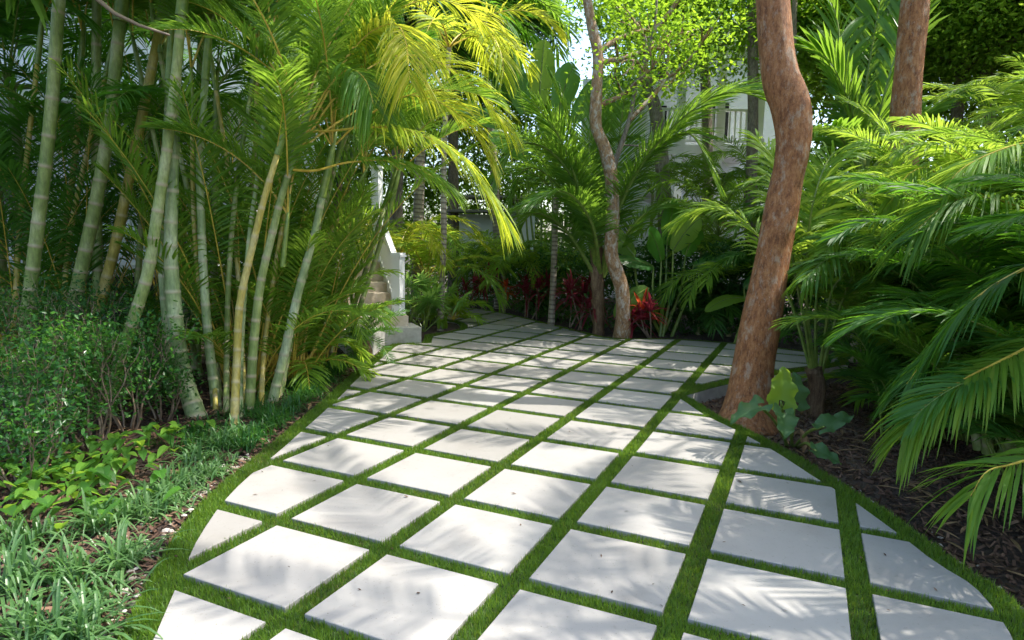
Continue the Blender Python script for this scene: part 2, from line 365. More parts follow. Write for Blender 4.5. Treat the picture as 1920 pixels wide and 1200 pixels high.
for a in range(-16, 12):
    for b in range(-12, 30):
        cc = np.array([grid(a + ga, b + gb), grid(a + 1 - ga, b + gb), grid(a + 1 - ga, b + 1 - gb), grid(a + ga, b + 1 - gb)])
        x = cc.mean(0)
        if abs(x[0]) > 14 or not -3 < x[1] < 21: continue
        q = clip(inner, cc)
        if len(q) < 3: continue
        u = [q[0]]
        for z in q[1:]:
            if abs(z[0] - u[-1][0]) + abs(z[1] - u[-1][1]) > 2e-3: u.append(z)
        if abs(u[0][0] - u[-1][0]) + abs(u[0][1] - u[-1][1]) < 2e-3: u.pop()
        if len(u) < 3: continue
        uu = np.array(u); ar = .5 * np.sum(uu[:, 0] * np.roll(uu[:, 1], -1) - np.roll(uu[:, 0], -1) * uu[:, 1])
        if abs(ar) < .004: continue
        if ar < 0: uu = uu[::-1]
        add_tile(uu, rng.uniform(0, 1))
tag(tiles.build('pavement', M['paver']), kind='structure')
# base slab carrying slabs and turf (its side shows at the sunken tree bed)
sl = MB(); n = len(outer); oo = outer if .5 * np.sum(outer[:, 0] * np.roll(outer[:, 1], -1) - np.roll(outer[:, 0], -1) * outer[:, 1]) > 0 else outer[::-1]
V = np.vstack([np.c_[oo, np.full(n, -.30)], np.c_[oo, np.full(n, -.028)]]); i = np.arange(n); j = (i + 1) % n
sl.V.append(V); sl.T.append(np.full(2 * n, .5)); sl.n = 2 * n
sl.F = [np.stack([i, j, n + j, n + i], 1), (n + i)[None]]; sl.M = [1, 0]
tag(sl.build('pavement_base', [M['turfbase'], M['concrete']]), kind='structure')

# bed level: sunken near the red tree
bedpoly = np.vstack([seg(apex + bedlo, 30)[:24], np.array([[6.5, 3.0], [7.5, 8.5]]), seg(bedup, 8)])
def ground_z(p):
    z = -.045 + .008 * np.sin(p[:, 0] * 2.1) * np.cos(p[:, 1] * 1.7)
    ins = inpoly(p, bedpoly); d = dist_poly(p, bedpoly)
    dep = np.where(ins, 1, np.clip(1 - d / .25, 0, 1))
    far = np.clip((6.2 - np.hypot(p[:, 0] - 2.6, p[:, 1] - 6.6)) / 3.5, 0, 1)
    return z - .13 * dep * far
gx = np.concatenate([-np.geomspace(90, 9.2, 14), np.arange(-9, 9.05, .12), np.geomspace(9.2, 90, 14)])
gy = np.concatenate([-np.geomspace(60, 3.2, 10), np.arange(-3, 18.05, .12), np.geomspace(18.3, 150, 16)])
XX, YY = np.meshgrid(gx, gy); pp = np.stack([XX.ravel(), YY.ravel()], 1); zz = ground_z(pp)
near = (np.abs(pp[:, 0]) < 9) & (pp[:, 1] > -3) & (pp[:, 1] < 18)
zz = zz + np.where(near, rng.normal(0, .007, len(pp)), 0)
nx, ny = len(gx), len(gy); i = np.arange(ny - 1)[:, None] * nx + np.arange(nx - 1)[None]
Fg = np.stack([i, i + 1, i + nx + 1, i + nx], -1).reshape(-1, 4)
sandy = np.clip(1.3 - np.hypot(pp[:, 0] - 3.3, pp[:, 1] - 6.2) / 1.5, 0, 1) + np.clip(1 - np.hypot(pp[:, 0] + 2.0, pp[:, 1] - 8.6) / .9, 0, 1)
tag(link('ground', mesh('ground', np.c_[pp, zz], Fg, [M['mulch']], tint=np.clip(sandy, 0, 1), smooth=True)), kind='structure')

# turf blades between and around the slabs
def turf_points(n, y0, y1, x0=-8, x1=8):
    p = np.stack([rng.uniform(x0, x1, n), rng.uniform(y0, y1, n)], 1)
    p = p[(dist_poly(p, outer) > .0) & inpoly(p, outer)]
    q = (p[:, :1] * _Rr + p[:, 1:] * _F) / S_B; a = (q[:, 0] + 2.7139) / 1.0579; b = q[:, 1] - 3.7339
    fa, fb = a % 1, b % 1
    tile = (fa > ga) & (fa < 1 - ga) & (fb > gb) & (fb < 1 - gb) & inpoly(p, inner)
    return p[~tile]
TV = []; TF = []; TT = []; tn = 0
for (n, y0, y1, ht, wd) in ((700000, 1.7, 4.6, .038, .0062), (620000, 4.6, 7.5, .038, .0085), (560000, 7.5, 12, .038, .012), (260000, 12, 18, .035, .014), (60000, -2.5, 1.7, .034, .008)):
    p = turf_points(n, y0, y1, -6.5 if y0 < 12 else -8, 7.5); k = len(p)
    clump = np.sin(p[:, 0] * 37 + 3 * np.sin(p[:, 1] * 23)) * np.cos(p[:, 1] * 41)
    az = rng.uniform(0, 6.283, k); lean = rng.uniform(.0, .85, k); h = ht * rng.uniform(.65, 1.15, k) * (1 + .15 * clump)
    side = np.stack([np.cos(az + 1.57), np.sin(az + 1.57), np.zeros(k)], 1)
    b = np.c_[p, np.full(k, -.028)]
    t = b + np.stack([np.cos(az) * np.sin(lean), np.sin(az) * np.sin(lean), np.cos(lean)], 1) * h[:, None]
    V = np.stack([b - side * wd / 2, b + side * wd / 2, t], 1).reshape(-1, 3)
    TV.append(V); TF.append(np.arange(3 * k).reshape(-1, 3) + tn); tn += 3 * k
    TT.append(np.repeat(np.clip(.45 + .13 * clump + .16 * np.sin(p[:, 0] * 3.1 + 2 * np.sin(p[:, 1] * 2.3)) + rng.normal(0, .22, k), 0, 1), 3))
tag(link('turf_grass', mesh('turf_grass', np.vstack(TV), TF, [M['turf']], tint=np.concatenate(TT))), 'short green turf grass in the joints between the pale paving slabs', 'grass', kind='stuff')

# mulch chips and pebbles on the beds
def scatter_bed(n, x0, x1, y0, y1):
    p = np.stack([rng.uniform(x0, x1, n), rng.uniform(y0, y1, n)], 1)
    return p[~inpoly(p, outer)]
p = np.vstack([scatter_bed(30000, -4.5, .5, 1.8, 8.5), scatter_bed(30000, 1.5, 6, 2, 8.5)]); k = len(p)
az = rng.uniform(0, 6.283, k); ti = rng.normal(0, .35, k); L_ = rng.uniform(.012, .04, k); W_ = rng.uniform(.004, .012, k)
ax = np.stack([np.cos(az) * np.cos(ti), np.sin(az) * np.cos(ti), np.sin(ti)], 1) * L_[:, None]
bx_ = np.stack([-np.sin(az), np.cos(az), rng.normal(0, .4, k)], 1) * W_[:, None]
c = np.c_[p, ground_z(p) + .012 + rng.uniform(0, .012, k)]
V = np.stack([c - ax - bx_, c + ax - bx_ * .6, c + ax * .9 + bx_, c - ax + bx_ * .7], 1).reshape(-1, 3)
tag(link('mulch_chips', mesh('mulch_chips', V, np.arange(4 * k).reshape(-1, 4), [M['chip']], tint=np.repeat(rng.uniform(0, 1, k) ** 1.6, 4))), 'loose brown bark mulch lying on the planting beds', 'mulch', kind='stuff')
def pebbles(p, r0, r1):
    k = len(p); o = np.array([[1, 0, 0], [-1, 0, 0], [0, 1, 0], [0, -1, 0], [0, 0, 1], [0, 0, -1]], float)
    # subdivided octahedron for rounder stones
    f = [(4, 0, 2), (4, 2, 1), (4, 1, 3), (4, 3, 0), (5, 2, 0), (5, 1, 2), (5, 3, 1), (5, 0, 3)]
    vs = [tuple(q) for q in o]; ff = []
    def mid(a, b):
        q = nz((np.array(vs[a]) + np.array(vs[b])) / 2); vs.append(tuple(q)); return len(vs) - 1
    for a, b, c_ in f:
        ab, bc, ca = mid(a, b), mid(b, c_), mid(c_, a); ff += [(a, ab, ca), (ab, b, bc), (ca, bc, c_), (ab, bc, ca)]
    o = np.array(vs); ff = np.array(ff)
    r = rng.uniform(r0, r1, k); s = np.stack([r * rng.uniform(.8, 1.6, k), r * rng.uniform(.7, 1.1, k), r * rng.uniform(.4, .7, k)], 1)
    az = rng.uniform(0, 6.28, k); V = o[None] * s[:, None] * rng.uniform(.85, 1.1, (k, len(o), 1))
    x = V[..., 0] * np.cos(az)[:, None] - V[..., 1] * np.sin(az)[:, None]; y = V[..., 0] * np.sin(az)[:, None] + V[..., 1] * np.cos(az)[:, None]
    V = np.stack([x, y, V[..., 2]], -1) + np.c_[p, ground_z(p) + .012][:, None]
    F = (ff[None] + (np.arange(k) * len(o))[:, None, None]).reshape(-1, 3)
    return V.reshape(-1, 3), F, np.repeat(rng.uniform(0, 1, k), len(o))
e = seg([(1500, 862), (1640, 948), (1800, 1058), (1925, 1150)], 300)
p1 = e[rng.integers(0, 300, 520)] + np.abs(rng.normal(0, .16, (520, 1))) * nz(np.array([[.78, .62]])) + rng.normal(0, .03, (520, 2))
e2 = seg([(200, 1190), (268, 1090), (325, 990), (398, 906), (478, 845)], 300)
p2 = e2[rng.integers(0, 300, 170)] - np.abs(rng.normal(0, .12, (170, 1))) * nz(np.array([[.8, -.3]])) + rng.normal(0, .03, (170, 2))
e3 = G(672, 668)[:2]
p3 = e3 + rng.normal(0, 1, (260, 2)) * np.array([.22, .3])
p = np.vstack([p1, p2, p3]); p = p[~inpoly(p, outer)]
V, F, T = pebbles(p, .006, .022)
tag(link('pebbles', mesh('pebbles', V, F, [M['pebble']], tint=T, smooth=True)), 'small pale pebbles strewn along the edges of the turf', 'pebbles', kind='stuff')
# ---------------------------------------------------------------- plant builders
Z = np.array([0, 0, 1.0])
def arc(base, az, el, L, bend, n=22, curl=0.0, pw=1.4):
    """a stalk that starts at azimuth az (degrees clockwise from +Y), elevation el and bows down by bend degrees"""
    t = np.linspace(0, 1, n); e = np.radians(el - bend * t ** pw); a = np.radians(az + curl * t)
    d = np.stack([np.sin(a) * np.cos(e), np.cos(a) * np.cos(e), np.sin(e)], 1)
    return np.asarray(base, float) + np.vstack([[0, 0, 0], np.cumsum((d[1:] + d[:-1]) / 2, 0) * L / (n - 1)])
def frond_geo(mb, path, n=42, L=.45, wd=.024, t0=.22, a0=68, a1=28, lift=18, droop=.35, rad=.012, twist=0., jit=.12, gap=0., k=5, tb=.5, sides=(1, -1), tip=.45, sidevec=None):
    path = np.asarray(path, float); m = len(path)
    seglen = np.concatenate([[0], np.cumsum(np.linalg.norm(np.diff(path, axis=0), axis=1))]); s_ = seglen / seglen[-1]
    mb.tube(path[::1], rad * (1 - .85 * s_), 5, 1, .5, cap=False)
    for sg in sides:
        t = np.linspace(t0, 1, n) + rng.normal(0, .3 / n, n); t = np.clip(t, t0, 1)
        if gap: t = t[rng.random(n) > gap]
        q = len(t)
        b = np.stack([np.interp(t, s_, path[:, c]) for c in range(3)], 1)
        g = np.gradient(path, axis=0); d = nz(np.stack([np.interp(t, s_, g[:, c]) for c in range(3)], 1))
        if sidevec is None:
            s = np.cross(d, Z); bad = np.linalg.norm(s, axis=1) < .15
            if bad.any(): s[bad] = np.cross(d[bad], [0.3, 1, 0.])
        else: s = sidevec - (d @ sidevec)[:, None] * d
        s = nz(s); nn = np.cross(s, d)
        if twist: s, nn = s * math.cos(twist) + nn * math.sin(twist), nn * math.cos(twist) - s * math.sin(twist)
        u0 = (t - t0) / (1 - t0)
        ang = np.radians(a0 + (a1 - a0) * u0 + rng.normal(0, 60 * jit * .6, q)); li = math.radians(lift) + rng.normal(0, jit * 1.4, q)
        di = nz(np.cos(ang)[:, None] * d + np.sin(ang)[:, None] * (sg * s * np.cos(li)[:, None] + nn * np.sin(li)[:, None]))
        ln = L * (tip + (1 - tip) * np.sin(np.pi * np.clip(.16 + .70 * u0, 0, 1)) ** .8) * np.where(u0 > .9, 1 - (u0 - .9) * 3, 1) * rng.uniform(.88, 1.08, q)
        u = np.linspace(0, 1, k); dr = droop * rng.uniform(.6, 1.4, q)
        p = b[:, None] + di[:, None] * (ln[:, None] * (u - .12 * dr[:, None] * u ** 3))[..., None] - Z * (dr * ln)[:, None, None] * (u ** 2.2)[None, :, None]
        dl = nz(np.gradient(p, axis=1))
        wv = d[:, None] + nn[:, None] * rng.normal(0, .35, (q, 1, 1)); wv = nz(wv - (wv * dl).sum(-1, keepdims=True) * dl)
        w = wd * np.interp(u, [0, .15, .5, .8, 1], [.35, .9, 1, .65, .04]) * rng.uniform(.8, 1.15, (q, 1)) / 2
        V = np.stack([p - wv * w[..., None], p + wv * w[..., None]], 2).reshape(-1, 3)
        i = (np.arange(q)[:, None] * k + np.arange(k - 1)[None]) * 2
        F = np.stack([i, i + 1, i + 3, i + 2], -1).reshape(-1, 4)
        T = np.repeat(np.clip(tb + rng.normal(0, .16, q) + .12 * u0, 0, 1), 2 * k)
        mb.add(V, F, 0, T)
def frond(root, path, mat, rmat, **kw):
    mb = MB(); frond_geo(mb, path, tb=rng.uniform(.3, .6), **kw); return mb.build('frond', [M[mat], M[rmat]], root)
def cane(root, pts, r0, r1, mat='cane', step=.17, name='cane', grow=1.35, k=14):
    """a ringed palm stem"""
    c = spline(pts, 160); seglen = np.concatenate([[0], np.cumsum(np.linalg.norm(np.diff(c, axis=0), axis=1))]); tot = seglen[-1]
    st = []; tn = []; rr = []; s = rng.uniform(.02, step); last = 0; g = step
    keys = []
    while s < tot - .03:
        keys.append(s); g = step * (grow ** (s / 1.0)) * rng.uniform(.85, 1.15); s += min(g, step * 3)
    S = [0.0]; T = [0.0]; Rm = [1.12]
    for q in keys:
        S += [q - .022, q - .007, q, q + .007, q + .03]; T += [0, .95, 1, .85, .0]; Rm += [1.0, 1.045, 1.075, 1.03, .985]
    S.append(tot); T.append(0); Rm.append(1)
    o = np.argsort(S, kind='stable'); S = np.array(S)[o]; T = np.array(T)[o]; Rm = np.array(Rm)[o]
    p = np.stack([np.interp(S, seglen, c[:, a]) for a in range(3)], 1)
    flare = 1 + .14 * np.exp(-S / .15)
    keep = np.concatenate([[True], np.diff(S) > 1e-4]); 
    mb = MB(); mb.tube(p[keep], ((r0 + (r1 - r0) * S / tot) * Rm * flare)[keep], k, 0, T[keep])
    return mb.build(name, M[mat], root, True)
def crownfronds(root, top, nf, L, mat, rmat, el=(35, 80), bend=(70, 120), azr=(0, 360), lw=.024, ll=.42, n=40, rad=.011, droop=.35, **kw):
    for i in range(nf):
        az = azr[0] + (azr[1] - azr[0]) * (i + rng.uniform(.1, .9)) / nf
        l = L * rng.uniform(.8, 1.1)
        frond(root, arc(top, az, rng.uniform(*el), l, rng.uniform(*bend), curl=rng.uniform(-18, 18)), mat, rmat, n=n, L=ll * rng.uniform(.85, 1.1), wd=lw, rad=rad, droop=droop, **kw)
def clump_palm(label, cat, base, stems, nf, L, mat, rmat, h=(1., 2.2), spread=.3, group=None, cmat='cane_y', r=.03, name='clumping_palm', base_f=4, **kw):
    root = thing(name, label, cat, group); base = np.array(base, float)
    for i in range(stems):
        a = 6.283 * i / max(stems, 1) + rng.uniform(-.5, .5); o = np.array([math.cos(a), math.sin(a), 0]) * spread * rng.uniform(.3, 1)
        hh = rng.uniform(*h); b = base + o * .5 - [0, 0, .08]; t = base + o * (1 + hh * .5) + [0, 0, hh]
        cane(root, [b, (b + t) / 2 + o * .1, t], r, r * .6, cmat, .1, k=8)
        crownfronds(root, t, nf, L, mat, rmat, **kw)
    if base_f: crownfronds(root, base, base_f, L * .8, mat, rmat, **kw)
    settle(root, base); return root

def leafcloud(mb, cent, n, sp, ls, mi=0, asp=.5, tint=(.2, .8), flat=.4):
    """n small folded leaves about each centre"""
    cent = np.asarray(cent, float); k = len(cent) * n
    c = np.repeat(cent, n, 0) + rng.normal(0, 1, (k, 3)) * np.asarray(sp)
    az = rng.uniform(0, 6.283, k); el = rng.normal(-.2, .55, k)
    d = np.stack([np.cos(az) * np.cos(el), np.sin(az) * np.cos(el), np.sin(el)], 1)
    s = nz(np.cross(d, Z) + rng.normal(0, flat, (k, 3))); s = nz(s - (s * d).sum(1, keepdims=True) * d); nn = np.cross(s, d)
    l = ls * rng.uniform(.6, 1.3, k)[:, None]; ww = l * asp / 2
    V = np.stack([c, c + d * l * .35 + s * ww - nn * ww * .3, c + d * l * .75 + s * ww * .7 - nn * ww * .2, c + d * l - nn * l * .1,
                  c + d * l * .75 - s * ww * .7 - nn * ww * .2, c + d * l * .35 - s * ww - nn * ww * .3], 1).reshape(-1, 3)
    i = np.arange(k)[:, None] * 6
    F = np.concatenate([i + [0, 1, 2, 3], i + [0, 3, 4, 5]], 0)
    base = np.repeat(rng.uniform(*tint, len(cent)), n) + rng.normal(0, .12, k)
    mb.add(V, F, mi, np.repeat(np.clip(base, 0, 1), 6))
def limbs(mb, start, direc, L, r, depth, tips, m=0, split=3, sp=.55, upb=.15, k=7):
    d = nz(np.asarray(direc, float)); p = [np.asarray(start, float)]; steps = 5; dd = d.copy()
    for i in range(steps):
        dd = nz(dd + rng.normal(0, .14, 3) + Z * upb * .3); p.append(p[-1] + dd * L / steps)
    rr = np.linspace(r, r * .62, len(p)); mb.tube(p, rr, k, m, .5, cap=False)
    tips.append(p[-1])
    if depth == 0: tips.append(p[-3]); return
    for j in range(split):
        nd = nz(dd + rng.normal(0, sp, 3) + Z * upb)
        q = p[-1] if j < 2 else p[rng.integers(2, 5)]
        limbs(mb, q, nd, L * rng.uniform(.6, .85), r * .6, depth - 1, tips, m, split, sp, upb, max(4, k - 1))
def broad_tree(name, label, cat, trunkpts, r0, r1, barkm, leafm, starts, L=2.2, depth=2, leaves=55, spr=.32, ls=.09, group=None, tint=(.2, .8), split=3, br=.09, wob=.05, asp=.5, upb=.15, k=18, sp=.55, dens=1, rk=None):
    root = thing(name, label, cat, group); mb = MB(); c = spline(trunkpts, 60); t = np.linspace(0, 1, 60)
    Ln = np.linalg.norm(np.asarray(trunkpts[-1]) - trunkpts[0])
    mb.tube(c, (r0 + (r1 - r0) * t) * (1 + .28 * np.exp(-t * Ln / .25)) * (1 + .03 * np.sin(t * 37 + 1)) * (1 if rk is None else np.interp(t, *rk)), k, 0, .5, wob=wob)
    mb.build('trunk', M[barkm], root, True)
    tips = []; bm = MB()
    for (q, dv) in starts: limbs(bm, c[-1] if q is None else q, dv, L, br, depth, tips, split=split, upb=upb, sp=sp)
    if bm.V: bm.build('branches', M[barkm], root, True)
    if tips:
        cm = MB(); tips = [q for q in tips if dens >= 1 or rng.random() < dens] ; leafcloud(cm, tips, int(leaves * max(1, dens)), spr, ls, tint=tint, asp=asp); cm.build('crown', M[leafm], root)
    settle(root, trunkpts[0]); return root

def paddle(mb, base, tipdir, L, W, up, m=0, splits=.5, cup=.15, droop=.5, t=.5, nst=22):
    """banana-like blade with torn strips; base, direction, length, width, up = leaf normal"""
    d = nz(np.asarray(tipdir, float)); u = np.linspace(0, 1, nst)
    pth = base + d * (u * L)[:, None] - Z * (droop * L * u ** 2.2)[:, None]; g = nz(np.gradient(pth, axis=0))
    up = np.asarray(up, float)
    s = nz(np.cross(g, up)); nn = np.cross(s, g)
    prof = W / 2 * np.sin(np.pi * np.clip(u * .93 + .06, 0, 1)) ** .55
    for sg in (1, -1):
        i0 = 0
        while i0 < nst - 1:
            i1 = min(nst - 1, i0 + (rng.integers(1, 5) if rng.random() < splits else rng.integers(4, 9)))
            hang = rng.uniform(0, .5) * splits; ww = np.linspace(0, 1, 4)
            V = []; 
            for i in range(i0, i1 + 1):
                e = prof[i] * ww * (1 if i0 < i < i1 else .93)
                V.append(pth[i] + sg * s[i] * (e * (1 - .3 * hang))[:, None] + nn[i] * (cup * e - e ** 2 * cup * 1.8 / W * 2)[:, None] - Z * (hang * e * ww)[:, None] + g[i] * (e * .22)[:, None])
            V = np.array(V); k = len(V); ii = (np.arange(k - 1)[:, None] * 4 + np.arange(3)[None]).ravel()
            F = np.stack([ii, ii + 1, ii + 5, ii + 4], 1); mb.add(V.reshape(-1, 3), F, m, np.clip(t + rng.normal(0, .08), 0, 1)); i0 = i1
    mb.tube(pth, np.linspace(.012, .003, nst) * max(.6, W / .3), 5, 1, .5, cap=False)
def blade(mb, base, d, L, W, droop=.5, m=0, t=.5, k=8, fold=.3, prof=(.4, .85, 1, .8, .03)):
    d = nz(np.asarray(d, float)); u = np.linspace(0, 1, k)
    p = base + d * (u * L)[:, None] - Z * (droop * L * u ** 2)[:, None]; g = nz(np.gradient(p, axis=0))
    s = np.cross(g, Z); s = nz(s + 1e-4); nn = np.cross(s, g); w = W / 2 * np.interp(u, [0, .25, .5, .75, 1], prof)
    V = np.stack([p + s * w[:, None] + nn * (w * fold)[:, None], p, p - s * w[:, None] + nn * (w * fold)[:, None]], 1).reshape(-1, 3)
    i = (np.arange(k - 1)[:, None] * 3 + np.arange(2)[None]).ravel()
    mb.add(V, np.stack([i, i + 1, i + 4, i + 3], 1), m, t)
def blades(mb, base, n, L, W, el=(30, 85), droop=(.3, .9), m=0, k=7, fold=.25, prof=(.7, 1, 1, .7, .03), br=.03):
    """many strap leaves at once"""
    base = np.asarray(base, float); az = rng.uniform(0, 6.283, n); e = np.radians(rng.uniform(*el, n)); l = L * rng.uniform(.6, 1.1, n)
    d = np.stack([np.cos(az) * np.cos(e), np.sin(az) * np.cos(e), np.sin(e)], 1); b = base + np.c_[rng.normal(0, br, (n, 2)), np.zeros(n)]
    u = np.linspace(0, 1, k); dr = rng.uniform(*droop, n)
    p = b[:, None] + d[:, None] * (u * l[:, None])[..., None] - Z * (dr * l)[:, None, None] * (u ** 2.3)[None, :, None]
    g = nz(np.gradient(p, axis=1)); s = nz(np.cross(g, Z) + 1e-4); nn = np.cross(s, g); w = (W / 2 * np.interp(u, [0, .25, .5, .75, 1], prof))[None, :, None]
    V = np.stack([p + s * w + nn * w * fold, p, p - s * w + nn * w * fold], 2).reshape(-1, 3)
    i = (np.arange(n)[:, None, None] * k + np.arange(k - 1)[None, :, None]) * 3 + np.arange(2)[None, None]; i = i.ravel()
    mb.add(V, np.stack([i, i + 1, i + 4, i + 3], 1), m, np.repeat(np.clip(rng.normal(.45, .2, n), 0, 1), 3 * k))
def fanleaf(mb, c, d, r, n=16, spread=150, droop=.3, m=0, w=None):
    """palmate leaf: c centre, d forward direction"""
    d = nz(np.asarray(d, float)); s = np.cross(d, Z); s = nz(s) if np.linalg.norm(s) > .1 else np.array([1.0, 0, 0]); w = w or r * .16
    for a in np.radians(np.linspace(-spread, spread, n)):
        dd = nz(d * math.cos(a) + s * math.sin(a) + rng.normal(0, .04, 3)); blade(mb, c, dd, r * rng.uniform(.9, 1.05) * (1 - .15 * abs(a) / 3), w, droop * rng.uniform(.6, 1.4), m, rng.uniform(.3, .8), 6, .5, (.35, .9, 1, .7, .03))
# ---------------------------------------------------------------- buildings
def house_left():
    """raised white porch behind the canes"""
    r = thing('house', 'white house with a raised porch behind the green canes', 'house')
    y0 = 10.9; mb = MB()
    mb.box((-8.6, y0 + 2.3, 3.2), (9.2, .2, 6.6)); mb.build('wall', M['housewall'], r)
    mb = MB(); mb.box((-8.45, y0 + 1.0, 1.05), (8.5, 2.35, .2)); mb.build('porch_floor', M['white'], r)
    mb = MB(); mb.box((-8.45, y0 + 1.2, .45), (8.3, 1.9, .96)); mb.build('crawl_space_shade', M['dk'], r)  # solid near-black block, painted in as the shade under the porch floor
    for x in (-11.4, -9.6, -7.8, -6.0, -4.4):
        mb = MB(); mb.box((x, y0 - .02, 2.45), (.16, .16, 2.6)); mb.box((x, y0 - .02, 1.2), (.2, .2, .1)); mb.build('post', M['white'], r)
    for xa, xb in ((-11.4, -9.6), (-9.6, -7.8), (-7.8, -6.0)):
        mb = MB(); mb.box(((xa + xb) / 2, y0 - .02, 2.05), (xb - xa - .17, .07, .05)); mb.box(((xa + xb) / 2, y0 - .02, 1.27), (xb - xa - .17, .05, .05))
        for q in np.arange(xa + .2, xb - .12, .13): mb.box((q, y0 - .02, 1.66), (.03, .03, .74))
        mb.build('railing', M['white'], r)
    for x in (-10.4, -7.0):
        mb = MB(); mb.box((x, y0 + 2.17, 2.2), (.95, .08, 2.0)); w_ = mb.build('window', M['white'], r)
        mb = MB(); mb.box((x, y0 + 2.13, 2.2), (.8, .03, 1.85)); mb.build('pane', M['dk'], w_)
    mb = MB(); mb.box((-8.45, y0 + 1.0, 3.85), (8.9, 2.6, .18)); mb.build('porch_roof', M['white'], r)
    settle(r, (-8.45, y0, 0))
house_left()

def stairs():
    r = thing('staircase', 'pale stone stairs rising from the grey block step beside the white newel post', 'stairs')
    fx, fy = G(790, 642)[:2]                      # right front corner of the block
    d = nz(np.array([-.42, 1.0])); rt = np.array([d[1], -d[0]])
    fr = G(790, 642)[:2]; fl = G(722, 642)[:2]; bl = fl + d * 1.1; br_ = fr + d * .5
    mb = MB()
    pts = np.array([fr, br_, bl + [.1, .2], G(640, 650)[:2] + d * .9, G(652, 662)[:2], G(700, 660)[:2], fl])[::-1]
    def prism(mb, pts, z0, z1, m=0):
        n = len(pts); ar = .5 * np.sum(pts[:, 0] * np.roll(pts[:, 1], -1) - np.roll(pts[:, 0], -1) * pts[:, 1])
        if ar < 0: pts = pts[::-1]
        b = mb.n; V = np.vstack([np.c_[pts, np.full(n, z0)], np.c_[pts, np.full(n, z1)]]); i = np.arange(n); j = (i + 1) % n
        mb.add(V, np.stack([i, j, n + j, n + i], 1), m); mb.F.append((n + i)[None] + b); mb.M.append(m)
    prism(mb, pts, -.1, .245); mb.build('block_step', M['concrete'], r)
    c0 = G(745, 642)[:2] + d * .16
    for k in range(6):
        mb = MB(); f = c0 + d * (.3 * k); q = np.array([f, f + d * 2.2, f + d * 2.2 - rt * 1.75, f - rt * 1.75]) + rt * .22
        prism(mb, q, .243 + .165 * (k - 1) if k else .243, .243 + .165 * (k + 1)); mb.build('step', M['step'], r)
    # railing on the right side
    e0 = c0 + rt * .08 + d * .12
    def pt(s, z): q = e0 + d * s; return np.array([q[0], q[1], z])
    zb = .41
    pst = MB(); pst.box(pt(0, zb + .5), (.155, .155, 1.0), -.4); pst.box(pt(0, zb + .98), (.2, .2, .035), -.4); pst.box(pt(0, zb + 1.012), (.17, .17, .03), -.4); pst.box(pt(0, zb + .04), (.175, .175, .08), -.4)
    pst.build('newel_post', M['white'], r)
    up = MB(); up.box(pt(1.75, zb + .96 + .55), (.15, .15, 2.1), -.4); up.box(pt(1.75, zb + .96 + 1.61), (.2, .2, .04), -.4); up.build('newel_post', M['white'], r)
    rl = MB(); rl.bar(pt(.09, zb + .86), pt(1.67, zb + .86 + .9), .09, .06); rl.bar(pt(.09, zb + .12), pt(1.67, zb + .12 + .9), .06, .06); rl.build('handrail', M['white'], r)
    for k in range(11):
        s = .2 + k * .135; mb = MB(); z = zb + .15 + s * .55; mb.box(pt(s, z + .34), (.04, .04, .68), -.4); mb.build('baluster', M['white'], r)
    st = MB(); st.bar(pt(-.02, zb - .06), pt(1.9, zb + 1.04), .05, .28); st.build('stringer', M['white'], r)
    settle(r, (*c0, 0))
stairs()

